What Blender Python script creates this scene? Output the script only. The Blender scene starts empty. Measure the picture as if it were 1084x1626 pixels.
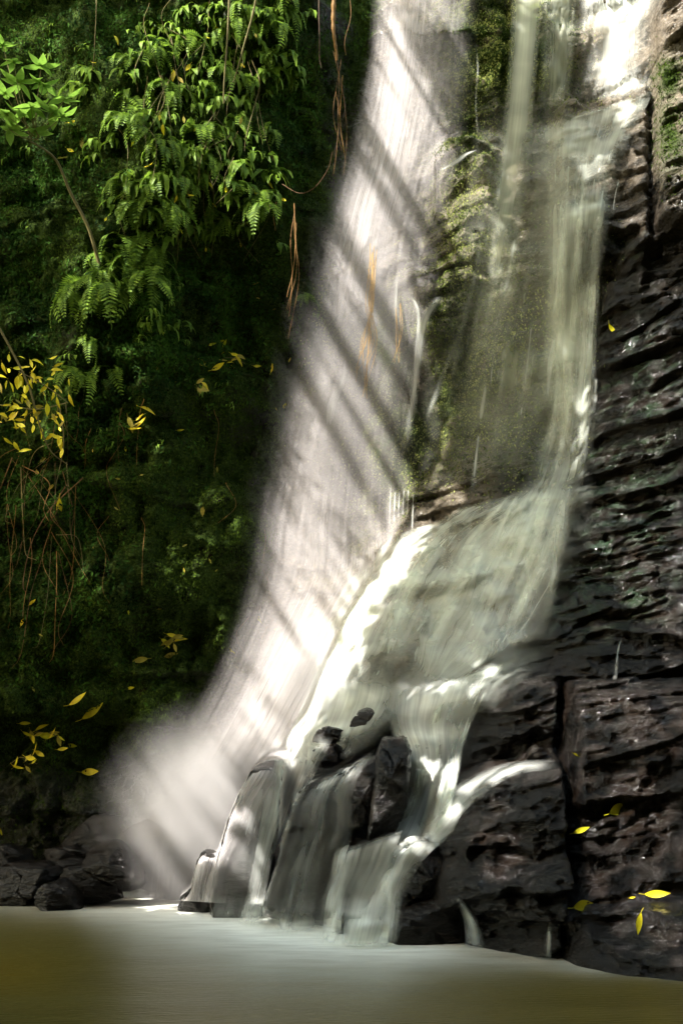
import bpy, math, random
import numpy as np
from mathutils import Vector, Matrix, Euler
from mathutils.bvhtree import BVHTree

sc = bpy.context.scene
COL = sc.collection
rng = np.random.default_rng(11)
random.seed(5)
R = math.radians

# ------------------------------------------------------------------ camera
CAM = np.array([0.0, 0.0, 0.95]); PITCH = R(13.6); F = 1800.0; CX, CY = 542.0, 813.0
cam = bpy.data.cameras.new('camera'); camo = bpy.data.objects.new('camera', cam); COL.objects.link(camo)
camo.location = CAM; camo.rotation_euler = (R(90) + PITCH, 0, 0)
cam.sensor_fit = 'VERTICAL'; cam.sensor_height = 36.0; cam.lens = 36.0 * F / 1626.0
cam.clip_start = 0.05; cam.clip_end = 400
sc.camera = camo
# ------------------------------------------------------------------ sun, sky, exposure
SUN = np.array([1.0, 0.8, -1.4]); SUN /= np.linalg.norm(SUN)      # the way the light travels
w = bpy.data.worlds.new('World'); sc.world = w; w.use_nodes = True
nt = w.node_tree; nt.nodes.clear()
sky = nt.nodes.new('ShaderNodeTexSky'); sky.sky_type = 'NISHITA'; sky.sun_disc = False
sky.sun_elevation = math.asin(-SUN[2]); sky.sun_rotation = math.atan2(-SUN[0], -SUN[1])
tint = nt.nodes.new('ShaderNodeMix'); tint.data_type = 'RGBA'; tint.blend_type = 'MULTIPLY'; tint.inputs[0].default_value = 1
tint.inputs[7].default_value = (1.9, 1.6, 1.05, 1)            # warm tint as under leaves, set bright to lift the ambient light too
bg = nt.nodes.new('ShaderNodeBackground'); bg.inputs[1].default_value = 0.15
wo = nt.nodes.new('ShaderNodeOutputWorld')
nt.links.new(sky.outputs[0], tint.inputs[6]); nt.links.new(tint.outputs[2], bg.inputs[0]); nt.links.new(bg.outputs[0], wo.inputs[0])
sl = bpy.data.lights.new('sun', 'SUN'); sl.energy = 2.5; sl.angle = R(0.5); sl.color = (1.0, 0.95, 0.88)
so = bpy.data.objects.new('sun', sl); COL.objects.link(so)
so.rotation_euler = Vector(SUN).to_track_quat('-Z', 'Y').to_euler()
sc.view_settings.view_transform = 'Standard'; sc.view_settings.look = 'None'
sc.view_settings.exposure = 3.0; sc.view_settings.gamma = 1.0
sc.cycles.transparent_max_bounces = 48; sc.cycles.max_bounces = 6
sc.cycles.use_denoising = True; sc.cycles.volume_step_rate = 2.0

# ------------------------------------------------------------------ maths helpers
FW = np.array([0, math.cos(PITCH), math.sin(PITCH)]); UP = np.array([0, -math.sin(PITCH), math.cos(PITCH)])
def rays(px, py):
    px = np.asarray(px, float); py = np.asarray(py, float)
    d = FW + ((px - CX) / F)[..., None] * np.array([1.0, 0, 0]) + ((CY - py) / F)[..., None] * UP
    return d / np.linalg.norm(d, axis=-1, keepdims=True)
def at(px, py, Y):
    d = rays(px, py); return CAM + d * (np.asarray(Y, float) / d[..., 1])[..., None]
def ground(px, py, z=0.0):
    d = rays(px, py); return CAM + d * ((z - CAM[2]) / d[..., 2])[..., None]
def proj(x, y, z):
    vy, vz = y - CAM[1], z - CAM[2]
    f = vy * FW[1] + vz * FW[2]; u = vy * UP[1] + vz * UP[2]
    f = np.maximum(f, 0.05)
    return CX + F * x / f, CY - F * u / f
def sst(a, b, x):
    t = np.clip((x - a) / (b - a), 0, 1); return t * t * (3 - 2 * t)
def ih(i, j, k, s):
    with np.errstate(over='ignore'):
        h = (i.astype(np.int64) * 374761393 + j.astype(np.int64) * 668265263 + k.astype(np.int64) * 2147483647 + s * 974634777) & 0xffffffff
        h = ((h ^ (h >> 13)) * 1274126177) & 0xffffffff
        h = ((h ^ (h >> 16)) * 2246822519) & 0xffffffff
        h = h ^ (h >> 15)
    return (h & 0xffffff) / float(0xffffff)
def vn(x, y, z, s=0):
    xi, yi, zi = np.floor(x), np.floor(y), np.floor(z)
    fx, fy, fz = x - xi, y - yi, z - zi
    fx = fx ** 3 * (fx * (fx * 6 - 15) + 10); fy = fy ** 3 * (fy * (fy * 6 - 15) + 10); fz = fz ** 3 * (fz * (fz * 6 - 15) + 10)
    xi, yi, zi = xi.astype(np.int64), yi.astype(np.int64), zi.astype(np.int64)
    def L(a, b, t): return a + (b - a) * t
    c = lambda a, b, d: ih(xi + a, yi + b, zi + d, s)
    return L(L(L(c(0,0,0), c(1,0,0), fx), L(c(0,1,0), c(1,1,0), fx), fy), L(L(c(0,0,1), c(1,0,1), fx), L(c(0,1,1), c(1,1,1), fx), fy), fz) * 2 - 1
def fbm(x, y, z, o=4, s=0, g=0.5):
    x, y, z = np.broadcast_arrays(np.asarray(x, float), np.asarray(y, float), np.asarray(z, float))
    a, t, n = 1.0, 0.0, 0.0
    for k in range(o):
        t = t + a * vn(x, y, z, s + k * 17); n += a; a *= g; x, y, z = x * 2.03 + 5.1, y * 2.03 + 1.7, z * 2.03 + 9.2
    return t / n
def cells(x, z, s=0):
    """distance to the nearest and second nearest jittered point, and the nearest one's hash"""
    xi, zi = np.floor(x), np.floor(z); b1 = np.full(x.shape, 9.0); b2 = np.full(x.shape, 9.0); hh = np.zeros(x.shape)
    for a in (-1, 0, 1):
        for b in (-1, 0, 1):
            i, j = (xi + a).astype(np.int64), (zi + b).astype(np.int64); k = i * 0
            d = np.hypot(i + ih(i, j, k, s) - x, j + ih(i, j, k + 1, s) - z); h = ih(i, j, k + 2, s)
            c = d < b1; b2 = np.where(c, b1, np.minimum(b2, d)); hh = np.where(c, h, hh); b1 = np.where(c, d, b1)
    return b1, b2, hh
def pl(v, pts):
    p = np.array(pts, float); return np.interp(v, p[:, 0], p[:, 1])

# ------------------------------------------------------------------ mesh helpers
def mesh_np(name, V, faces, mat, parent=None, smooth=True, attrs=None, uv=None, loc=None):
    me = bpy.data.meshes.new(name); V = np.asarray(V, np.float32); faces = np.asarray(faces, np.int32)
    k = faces.shape[1]; nf = len(faces)
    me.vertices.add(len(V)); me.vertices.foreach_set('co', V.ravel())
    me.loops.add(nf * k); me.loops.foreach_set('vertex_index', faces.ravel())
    me.polygons.add(nf); me.polygons.foreach_set('loop_start', np.arange(0, nf * k, k, dtype=np.int32))
    me.polygons.foreach_set('use_smooth', np.full(nf, smooth))
    for n, a in (attrs or {}).items():
        at_ = me.attributes.new(n, 'FLOAT', 'POINT'); at_.data.foreach_set('value', np.asarray(a, np.float32).ravel())
    if uv is not None:
        l = me.uv_layers.new(name='UVMap'); l.data.foreach_set('uv', np.asarray(uv, np.float32)[faces.ravel()].ravel())
    me.materials.append(mat); me.update(calc_edges=True); me.validate()
    o = bpy.data.objects.new(name, me); COL.objects.link(o)
    if parent: o.parent = parent
    if loc is not None: o.location = loc
    return o
def tag(o, label=None, cat=None, group=None, kind=None):
    if label: o['label'] = label
    if cat: o['category'] = cat
    if group: o['group'] = group
    if kind: o['kind'] = kind
    return o
def empty(name, loc, rot=(0, 0, 0)):
    o = bpy.data.objects.new(name, None); COL.objects.link(o); o.location = loc; o.rotation_euler = rot; o.empty_display_size = .1
    return o
def grid_faces(nr, nc):
    i = np.arange(nr - 1)[:, None] * nc + np.arange(nc - 1)[None]
    return np.stack([i, i + 1, i + nc + 1, i + nc], -1).reshape(-1, 4)
def tube_np(P, rad, n=6):
    """tapered tube along polyline P; rad scalar or per-point"""
    P = np.asarray(P, float); m = len(P); rad = np.broadcast_to(rad, (m,))
    T = np.gradient(P, axis=0); T /= np.linalg.norm(T, axis=1, keepdims=True) + 1e-9
    A = np.cross(T, np.array([0.31, 0.87, 0.37])); A /= np.linalg.norm(A, axis=1, keepdims=True) + 1e-9; B = np.cross(T, A)
    th = np.linspace(0, 2 * math.pi, n, endpoint=False)
    V = P[:, None] + rad[:, None, None] * (np.cos(th)[None, :, None] * A[:, None] + np.sin(th)[None, :, None] * B[:, None])
    V = V.reshape(-1, 3); Fc = []
    for i in range(m - 1):
        for j in range(n):
            Fc.append((i * n + j, i * n + (j + 1) % n, (i + 1) * n + (j + 1) % n, (i + 1) * n + j))
    return V, Fc
def spline(pts, n):
    p = np.array(pts, float); t = np.arange(len(p)); q = np.linspace(0, len(p) - 1, n)
    i = np.clip(q.astype(int), 0, len(p) - 2); f = (q - i)[:, None]
    g = np.gradient(p, axis=0) if len(p) > 2 else np.repeat((p[1:] - p[:1]), 2, 0)
    a, b, ma, mb = p[i], p[i + 1], g[i], g[i + 1]
    return (2*f**3-3*f**2+1)*a + (f**3-2*f**2+f)*ma + (-2*f**3+3*f**2)*b + (f**3-f**2)*mb

# ------------------------------------------------------------------ materials
def new_mat(name):
    m = bpy.data.materials.new(name); m.use_nodes = True; m.node_tree.nodes.clear()
    return m, m.node_tree
class NT:
    def __init__(s, nt): s.t = nt
    def n(s, typ, **kw):
        o = s.t.nodes.new(typ)
        for k, v in kw.items():
            if k.startswith('i_'):
                key = k[2:]; o.inputs[int(key) if key.isdigit() else key.replace('_', ' ')].default_value = v
            else: setattr(o, k, v)
        return o
    def l(s, a, b): s.t.links.new(a, b)
    def noise(s, vec, scale, detail=4, rough=.55):
        o = s.n('ShaderNodeTexNoise', i_Scale=scale, i_Detail=detail, i_Roughness=rough); s.l(vec, o.inputs['Vector']); return o.outputs['Fac']
    def attr(s, name): return s.n('ShaderNodeAttribute', attribute_name=name).outputs['Fac']
    def ramp(s, fac, stops):
        o = s.n('ShaderNodeValToRGB'); s.l(fac, o.inputs[0]); e = o.color_ramp.elements
        while len(e) < len(stops): e.new(.5)
        for x, (p, c) in zip(e, stops): x.position = p; x.color = (c if len(c) == 4 else (*c, 1)) if not isinstance(c, float) else (c, c, c, 1)
        return o.outputs[0]
    def mix(s, f, a, b):
        o = s.n('ShaderNodeMix', data_type='RGBA')
        for v, i in ((f, 0), (a, 6), (b, 7)):
            if isinstance(v, (int, float)): o.inputs[i].default_value = v
            elif isinstance(v, tuple): o.inputs[i].default_value = (*v, 1)
            else: s.l(v, o.inputs[i])
        return o.outputs[2]
    def math(s, op, a, b=0.0, clamp=False):
        o = s.n('ShaderNodeMath', operation=op, use_clamp=clamp)
        for v, i in ((a, 0), (b, 1)):
            if isinstance(v, (int, float)): o.inputs[i].default_value = v
            else: s.l(v, o.inputs[i])
        return o.outputs[0]
    def rng(s, v, a, b, c, d):
        o = s.n('ShaderNodeMapRange', interpolation_type='SMOOTHSTEP'); s.l(v, o.inputs[0])
        for i, x in enumerate((a, b, c, d)): o.inputs[i + 1].default_value = x
        return o.outputs[0]

def rock_mat(name, tone=1.0, rough=(.18, .5), use_attr=False, bump=.06):
    m, t = new_mat(name); k = NT(t)
    pos = k.n('ShaderNodeNewGeometry').outputs['Position']
    n1 = k.noise(pos, 2.2, 8, .6); n2 = k.noise(pos, 14, 6, .6); n3 = k.noise(pos, 60, 4, .6)
    c = k.ramp(n1, [(.25, (.004 * tone, .003 * tone, .002 * tone)), (.48, (.012 * tone, .008 * tone, .005 * tone)), (.62, (.022 * tone, .013 * tone, .008 * tone)), (.8, (.045 * tone, .031 * tone, .020 * tone))])
    c = k.mix(k.rng(n2, .55, .8, 0, .4), c, (.03 * tone, .015 * tone, .009 * tone))
    rf = k.rng(n2, .3, .7, rough[0], rough[1])
    if use_attr:
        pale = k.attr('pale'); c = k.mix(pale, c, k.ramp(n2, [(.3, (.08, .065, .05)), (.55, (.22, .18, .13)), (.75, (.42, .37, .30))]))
        alg = k.math('MULTIPLY', k.attr('algae'), k.rng(k.noise(pos, 7, 5, .65), .42, .62, 0, 1), True)
        c = k.mix(alg, c, k.ramp(n3, [(.3, (.004, .014, .006)), (.7, (.018, .045, .018))]))
        ms = k.math('MULTIPLY', k.attr('moss'), k.rng(k.noise(pos, 4, 6, .7), .30, .5, 0, 1), True)
        c = k.mix(ms, c, k.ramp(k.noise(pos, 45, 4, .7), [(.3, (.008, .014, .004)), (.55, (.03, .052, .01)), (.75, (.08, .12, .022))]))
        rf = k.math('ADD', rf, k.math('MULTIPLY', k.math('MAXIMUM', ms, k.attr('moss')), .7), True)
    b = k.n('ShaderNodeBump', i_Strength=1.0, i_Distance=bump)
    v = k.n('ShaderNodeTexVoronoi', feature='DISTANCE_TO_EDGE', i_Scale=9.0); 
    wv = k.n('ShaderNodeMapping'); wv.inputs['Scale'].default_value = (.55, .55, 1.9); wv.inputs['Rotation'].default_value = (0, R(-12), 0)
    k.l(pos, wv.inputs[0]); nz = k.n('ShaderNodeTexNoise', i_Scale=3.0, i_Detail=3); k.l(wv.outputs[0], nz.inputs['Vector'])
    ad = k.n('ShaderNodeVectorMath', operation='MULTIPLY_ADD'); k.l(nz.outputs['Color'], ad.inputs[0]); ad.inputs[1].default_value = (.35, .35, .35); k.l(wv.outputs[0], ad.inputs[2])
    k.l(ad.outputs[0], v.inputs['Vector'])
    st = k.noise(wv.outputs[0], 9, 8, .62)
    n4 = k.noise(pos, 32, 5, .65)
    h = k.math('ADD', k.math('MULTIPLY', st, 1.1), k.math('MULTIPLY', n2, .8)); h = k.math('ADD', h, k.math('MULTIPLY', n3, .10)); h = k.math('ADD', h, k.math('MULTIPLY', n4, .55))
    h = k.math('ADD', h, k.rng(v.outputs['Distance'], 0, .05, -.035, 0))
    k.l(h, b.inputs['Height'])
    p = k.n('ShaderNodeBsdfPrincipled'); k.l(c, p.inputs['Base Color']); k.l(rf, p.inputs['Roughness']); k.l(b.outputs[0], p.inputs['Normal'])
    p.inputs['Specular IOR Level'].default_value = .32
    if use_attr: k.l(k.math('SUBTRACT', .32, k.math('MULTIPLY', k.attr('moss'), .29)), p.inputs['Specular IOR Level'])
    o = k.n('ShaderNodeOutputMaterial'); k.l(p.outputs[0], o.inputs[0]); return m
M_CLIFF = rock_mat('wet_cliff_rock', .38, (.05, .20), True, .042)
M_ROCK = rock_mat('wet_boulder_rock', .45, (.05, .20), False, .036)

def leaf_mat(name, a, b, trans=.35, rough=.45, attr=True, spec=.25):
    m, t = new_mat(name); k = NT(t)
    if attr: f = k.attr('tone')
    else: f = k.n('ShaderNodeObjectInfo').outputs['Random']
    pos = k.n('ShaderNodeNewGeometry').outputs['Position']
    c = k.mix(f, a, b); c = k.mix(k.rng(k.noise(pos, 30, 3), .45, .7, 0, .35), c, tuple(x * .45 for x in a))
    p = k.n('ShaderNodeBsdfPrincipled'); k.l(c, p.inputs['Base Color']); p.inputs['Roughness'].default_value = rough; p.inputs['Specular IOR Level'].default_value = spec
    tr = k.n('ShaderNodeBsdfTranslucent'); k.l(c, tr.inputs[0])
    mx = k.n('ShaderNodeMixShader'); mx.inputs[0].default_value = trans; k.l(p.outputs[0], mx.inputs[1]); k.l(tr.outputs[0], mx.inputs[2])
    o = k.n('ShaderNodeOutputMaterial'); k.l(mx.outputs[0], o.inputs[0]); return m
M_MOSS = leaf_mat('moss_leaf', (.006, .014, .003), (.06, .10, .012), .3, .8, spec=.03)
M_MOSS_LIT = leaf_mat('sunlit_moss_leaf', (.06, .09, .015), (.36, .40, .12), .35, .8, spec=.05)  # sunlight on the central moss is painted in as a lighter yellow green
M_CREEP = leaf_mat('creeper_leaf', (.010, .030, .006), (.05, .12, .015), .3, .7, spec=.05)
M_FERN = leaf_mat('fern_leaf', (.04, .10, .015), (.20, .32, .03), .4, .5, spec=.12)
M_FERN_Y = leaf_mat('young_leaf', (.10, .22, .03), (.22, .36, .05), .4, .4)
M_YEL = leaf_mat('yellow_leaf', (.62, .60, .02), (.72, .56, .02), .35, .45, False)
M_OLIVE = leaf_mat('faded_leaf', (.25, .24, .03), (.40, .32, .04), .35, .5, False)
M_CANOPY = leaf_mat('canopy_leaf', (.03, .07, .015), (.07, .13, .03), .2, .5)
M_STEM = leaf_mat('stem_bark', (.10, .09, .03), (.16, .13, .04), 0, .6, False)
M_ROOT = leaf_mat('dry_root', (.10, .05, .015), (.26, .14, .03), 0, .6, False)
M_GOLD = leaf_mat('golden_root', (.42, .25, .06), (.5, .32, .09), .2, .6, False)
M_BARK = leaf_mat('dark_bark', (.05, .035, .025), (.08, .05, .03), 0, .8, False)

def water_mat(name, col, streak=60.0, lo=.25, contrast=(.25, .75), vs=1.2, soft=1.0):
    """long-exposure water: a veil of spray, white where dense and see-through where thin"""
    m, t = new_mat(name); k = NT(t)
    uv = k.n('ShaderNodeUVMap').outputs[0]
    mp = k.n('ShaderNodeMapping'); mp.inputs['Scale'].default_value = (streak, vs, 1); k.l(uv, mp.inputs[0])
    n = k.noise(mp.outputs[0], 1.0, 5, .6)
    mp2 = k.n('ShaderNodeMapping'); mp2.inputs['Scale'].default_value = (streak * .18, vs * .55, 1); mp2.inputs['Location'].default_value = (3.3, 7.7, 0); k.l(uv, mp2.inputs[0])
    n2 = k.noise(mp2.outputs[0], 1.0, 3, .5)
    s = k.rng(k.math('ADD', k.math('MULTIPLY', n, .5), k.math('MULTIPLY', n2, .5)), contrast[0], contrast[1], lo, 1.25)
    a = k.math('MULTIPLY', k.attr('dens'), s, True); a = k.math('MULTIPLY', a, soft, True)
    d = k.n('ShaderNodeBsdfDiffuse'); d.inputs[0].default_value = (*col, 1)
    tl = k.n('ShaderNodeBsdfTranslucent'); tl.inputs[0].default_value = (*col, 1)
    mx = k.n('ShaderNodeMixShader'); mx.inputs[0].default_value = .42; k.l(d.outputs[0], mx.inputs[1]); k.l(tl.outputs[0], mx.inputs[2])
    tp = k.n('ShaderNodeBsdfTransparent'); mo = k.n('ShaderNodeMixShader'); k.l(a, mo.inputs[0]); k.l(tp.outputs[0], mo.inputs[1]); k.l(mx.outputs[0], mo.inputs[2])
    o = k.n('ShaderNodeOutputMaterial'); k.l(mo.outputs[0], o.inputs[0]); return m
M_SPRAY = water_mat('falling_spray', (.87, .83, .83), 120, .2, (.30, .70), 1.0)
M_VEIL = water_mat('water_veil', (.82, .88, .78), 24, .35, (.30, .70), .6)  # green light from the leaves is tinted into the veil colours
M_VEILW = water_mat('white_water_veil', (.86, .89, .84), 22, .45, (.30, .70), .8)
M_HAZY = water_mat('thin_water_veil', (.80, .84, .68), 12, .5, (.3, .7), .35)
M_SILK = water_mat('silky_strand', (.84, .89, .80), 18, .6, (.30, .70), .5)
M_THREAD = water_mat('threaded_veil', (.86, .89, .85), 11, .04, (.36, .62), .7)

# ------------------------------------------------------------------ the cliff as one relief
CP = [  # px, py, distance
 (0,0,10.3),(0,400,10.5),(0,800,10.4),(0,1100,10.4),(0,1290,10.6),(200,0,10.3),(250,400,10.5),(250,800,10.6),(220,1050,10.7),(200,1220,10.9),
 (450,0,10.6),(450,300,10.8),(420,600,10.9),(400,850,11.0),(360,1060,11.0),(320,1200,11.0),
 (620,0,11.6),(590,300,11.7),(540,600,11.7),(520,850,11.7),(450,1080,11.5),(400,1220,11.1),(300,1330,10.8),(200,1330,10.8),(250,1400,10.7),(100,1360,10.8),(0,1370,10.8),
 (700,0,11.4),(720,260,11.1),(740,400,10.95),(700,550,11.0),(640,740,11.2),(620,830,11.0),
 (850,0,11.2),(850,200,10.9),(850,400,10.7),(850,600,10.5),(790,740,10.4),(890,740,10.2),
 (850,800,9.8),(740,800,10.3),(680,850,10.4),(620,930,10.4),(790,900,9.5),(700,1000,9.4),(590,1020,9.9),(540,1100,9.9),
 (850,1000,8.9),(700,1130,8.8),(620,1180,9.1),(500,1220,9.6),
 (960,0,11.2),(960,150,10.9),(1060,0,10.3),(1060,300,10.1),(970,330,10.3),(1000,470,9.9),(1000,650,9.6),(940,800,9.3),(1060,800,9.0),(1060,1000,8.4),(930,1000,8.6),
 (1060,1070,8.1),(930,1080,8.2),(780,1120,8.4),(1060,1250,7.45),(930,1270,7.6),(760,1270,7.9),(700,1330,8.0),(600,1380,8.3),(1060,1400,7.0),(930,1420,7.2),(780,1430,7.5),(500,1400,8.9),(400,1400,9.4),(620,1440,8.0),
]
SHORE = [(0,1412),(100,1410),(200,1405),(300,1415),(400,1440),(500,1455),(600,1475),(700,1490),(760,1497),(870,1515),(940,1532),(1084,1550)]
pts = [tuple(at(a, b, c)) for a, b, c in CP] + [tuple(ground(a, b)) for a, b in SHORE]
for a, b in SHORE[::2]:
    g = ground(a, b); pts.append((g[0], g[1] - .12, -.6))
for x, y in ((-6, 9.6), (6.5, 7.5)):
    for z in (-.5, 3, 6, 9, 12.5): pts.append((x, y + (0.25 * z if x > 0 else 0.05 * z), z))
pts += [(6.5, 4.6, -.4), (4.5, 5.4, -.4), (-3.5, 10.4, 12.5), (-1, 10.9, 12.5), (1, 11.7, 12.5), (3.5, 11.2, 12.5)]
P = np.array(pts)
def tps_fit(P, lam=.012):
    xz = P[:, [0, 2]]; n = len(P); r2 = ((xz[:, None] - xz[None]) ** 2).sum(-1)
    K = .5 * r2 * np.log(r2 + 1e-12) + lam * np.eye(n); Q = np.hstack([np.ones((n, 1)), xz])
    A = np.block([[K, Q], [Q.T, np.zeros((3, 3))]])
    return np.linalg.solve(A, np.r_[P[:, 1], 0, 0, 0]), xz
SOL, XZ = tps_fit(P)
def tps(x, z):
    out = SOL[-3] + SOL[-2] * x + SOL[-1] * z
    for i in range(len(XZ)):
        r2 = (x - XZ[i, 0]) ** 2 + (z - XZ[i, 1]) ** 2; out = out + SOL[i] * .5 * r2 * np.log(r2 + 1e-12)
    return out
gx = np.concatenate([np.linspace(-6.4, -3.75, 50, endpoint=False), np.linspace(-3.75, 3.75, 480, endpoint=False), np.linspace(3.75, 7, 60)])
gz = np.concatenate([np.linspace(-.55, 3.2, 330, endpoint=False), np.linspace(3.2, 9.9, 420, endpoint=False), np.linspace(9.9, 12.5, 40)])
X, Z = np.meshgrid(gx, gz)
Y0 = tps(X, Z)
PX, PY = proj(X, Y0, Z)
EL = [(-400, 640), (0, 600), (200, 560), (400, 512), (620, 462), (850, 432), (1050, 400), (1200, 330), (1330, 240), (1430, 200)]
ER = [(-400, 1030), (0, 1030), (370, 1012), (500, 945), (700, 925), (850, 895), (1000, 850), (1080, 720), (1250, 690), (1500, 640)]
ML = 1 - sst(-20, 25, PX - pl(PY, EL)); MR = sst(-18, 18, PX - pl(PY, ER)); MC = np.clip(1 - ML - MR, 0, 1)
wx = fbm(X * .7, Y0 * .7, Z * .7, 3, 3); w2 = fbm(X * 1.9, Y0, Z * 1.9, 3, 31)
TAB = np.random.default_rng(3).random(8192)
def strata(s, x, amin, amax, seed, blk=1.6):
    i = np.floor(s); f = s - i; ii = i.astype(np.int64)
    T = lambda a, q: TAB[(a * 131 + q * 977) % 8192]
    a = amin + (amax - amin) * T(ii, seed) ** 1.5
    c = x * blk * (.5 + T(ii, seed + 1)) + 9 * T(ii, seed + 2) + .5 * w2; ci = np.floor(c); cf = c - ci; ci = ci.astype(np.int64)
    b0, b1 = T(ii * 57 + ci, seed + 3), T(ii * 57 + ci + 1, seed + 3)
    a = a * (.35 + .9 * (b0 + (b1 - b0) * sst(.82, 1.0, cf)))
    return a * (1 - f) ** .8 * sst(0, .10, f)
D = np.zeros_like(X)
# left: hanging moss cushions and hollows
def chips(kx, kz, sd):
    a_, b_, h_ = cells(X * kx + .5 * w2, (Z - .3 * X) * kz + .8 * wx, sd); return (h_ - .5) * sst(0, .18, b_ - a_)
CH = .085 * chips(3.2, 8, 301) + .045 * chips(8, 19, 305) + .018 * chips(19, 40, 309)
n1 = fbm(X * .9, Y0 * .5, Z * .7, 4, 5); n2 = fbm(X * 2.6, Y0, Z * 1.7, 4, 9); n3 = fbm(X * 9, Y0 * 2, Z * 6, 4, 12)
DL = .42 * n1 + .24 * n2 + .07 * n3
low = sst(1000, 1120, PY)
DL += strata(Z / .42 - .2 * X + .9 * wx, X, .02, .16, 40) * (.5 + .9 * low)
DL -= .18 * sst(.1, .5, fbm(X * 1.3 + 4, Y0, Z * 2.1, 3, 77))
cb1, cb2, chh = cells(X * 1.5 + .9 * w2 + .5 * n3, Z * 2.4 + .9 * wx + .4 * n3, 4)
DL += low * sst(160, 260, PX) * (.16 * (chh - .5) * sst(0, .3, cb2 - cb1) - .05 * (1 - sst(0, .1, cb2 - cb1)))
# centre
DC = .14 * n1 + .20 * n2 + .06 * n3 + strata(Z / .23 - .25 * X + 1.3 * wx, X, .0, .17, 60) * (1 - .8 * sst(740, 780, PX) * sst(690, 730, PY) * (1 - sst(880, 960, PY))) + strata(Z / .09 - .8 * X + .9 * w2, X, 0, .025, 66)
# right: bedded ledges
t1 = Z / .34 - .9 * X * (1 - sst(300, 600, PY) * .35) + 1.2 * wx
DRr = strata(t1, X, .05, .30, 80, 1.1) + strata(Z / .13 - .9 * X * .3 + 2.2 * wx + .6 * w2 + .15 * n3, X, .01, .12, 85, 2.4) + strata(Z / .05 - .3 * X + 3 * wx + 1.0 * w2 + .3 * n3, X, .0, .04, 95, 5) + .06 * n2 + .03 * n3
lr = sst(1040, 1110, PY)
DRr = DRr * (1 - .45 * lr) + (.3 + .7 * lr) * .07 * (.4 - np.abs(fbm(X * 3.2 + .6 * w2, Y0, Z * 5.5, 5, 18, .6))) + lr * (.09 * n2 + .05 * n3 + .022 * fbm(X * 26, Y0 * 2, Z * 20, 3, 14))
D = ML * (DL + .35 * CH) + MC * (DC + .5 * CH) + MR * (DRr + CH)
def ledge(cur, x0, x1, top, face, amt, fx=12, under=.6):
    """a rounded step: py of its back edge along cur, rounds over 'top' px, then a face of 'face' px, then cut back"""
    global D
    c = pl(PX, cur) + 22 * wx + 9 * w2 + 5 * n3; t = PY - c
    m = sst(x0 - fx, x0 + fx, PX) * (1 - sst(x1 - fx, x1 + fx, PX))
    r = np.clip(t / top, 0, 1); prof = np.sqrt(1 - (1 - r) ** 2) * (1 - sst(top + face - 8, top + face + 10, t) * under)
    D += amt * m * prof * (1 - sst(top + face, top + face + 90, t))
ledge([(880,1085),(1000,1074),(1200,1072)], 893, 1500, 95, 105, .42)
ledge([(560,1130),(700,1100),(860,1062),(900,1062)], 640, 880, 40, 60, .16)
ledge([(640,1262),(700,1238),(760,1208),(890,1200)], 690, 882, 85, 110, .42)
ledge([(890,1310),(1000,1275),(1200,1262)], 898, 1500, 60, 60, .22)
ledge([(890,1450),(940,1425),(1084,1412),(1300,1400)], 884, 1500, 30, 110, .24)
ledge([(740,1405),(800,1372),(880,1340)], 735, 880, 40, 120, .24)
ledge([(560,1335),(700,1335)], 545, 650, 40, 120, .25)
ledge([(680,250),(765,235)], 690, 775, 25, 45, .22)
ledge([(870,190),(1030,150)], 880, 1020, 20, 260, .25)
# the free-standing corner at the top right, the deep crack at the lower right
D += .38 * sst(1026, 1034, PX) * (1 - sst(372, 384, PY))
D -= .22 * np.exp(-((PX - 889 - 6 * w2) / 7) ** 2) * sst(1080, 1110, PY)
D -= .2 * np.exp(-((PX - 800 - 20 * wx) / 9) ** 2) * (1 - sst(60, 330, PY)) * sst(-400, -100, PY)
# knobs and bosses in the fall
for (a, b, ra, rb, h) in ((720,262,34,24,.22),(660,560,60,130,.25),(745,350,50,100,.16),(520,750,30,30,.25),(640,740,40,60,.2),(600,640,30,60,.15),(640,410,22,60,.15),(930,400,40,30,.2),(850,90,50,60,.2)):
    D += h * np.exp(-(((PX - a) / ra) ** 2 + ((PY - b) / rb) ** 2) ** 1.5)
below = sst(0.12, -.25, Z)
Y = Y0 - D * (1 - .7 * below)
gyx, gyz = np.gradient(Y, gz, gx)[1], np.gradient(Y, gz, gx)[0]
NRM = np.stack([gyx, -np.ones_like(Y), gyz], -1); NRM /= np.linalg.norm(NRM, axis=-1, keepdims=True)
up = NRM[..., 2]
PX, PY = proj(X, Y, Z)
mossn = fbm(X * 1.1 + 3, Y, Z * 1.1, 4, 21)
moss = ML * (1 - .75 * sst(1180, 1260, PY)) * sst(-.9, -.2, mossn + up * .3)
def blob(a, b, ra, rb, p=1.0): return np.exp(-(((PX - a) / ra) ** 2 + ((PY - b) / rb) ** 2) ** p)
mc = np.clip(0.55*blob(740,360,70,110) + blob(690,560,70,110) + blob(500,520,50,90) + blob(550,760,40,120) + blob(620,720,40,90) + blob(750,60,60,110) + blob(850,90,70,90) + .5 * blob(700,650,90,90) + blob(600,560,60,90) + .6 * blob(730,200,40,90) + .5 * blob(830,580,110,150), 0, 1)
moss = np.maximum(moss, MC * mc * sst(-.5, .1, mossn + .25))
moss = np.maximum(moss, MR * np.clip(blob(1060,120,30,30) + blob(1065,210,25,60), 0, 1))
algae = .62 * np.clip(MR * (blob(1010,620,90,140) + blob(980,800,110,80) + blob(930,950,90,70) + .5*blob(1000,900,90,90)) + MC * (blob(880,700,70,70) + blob(985,390,40,25)) + MR * blob(985,390,50,25), 0, 1) * sst(-.1, .45, up + .35)
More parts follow.
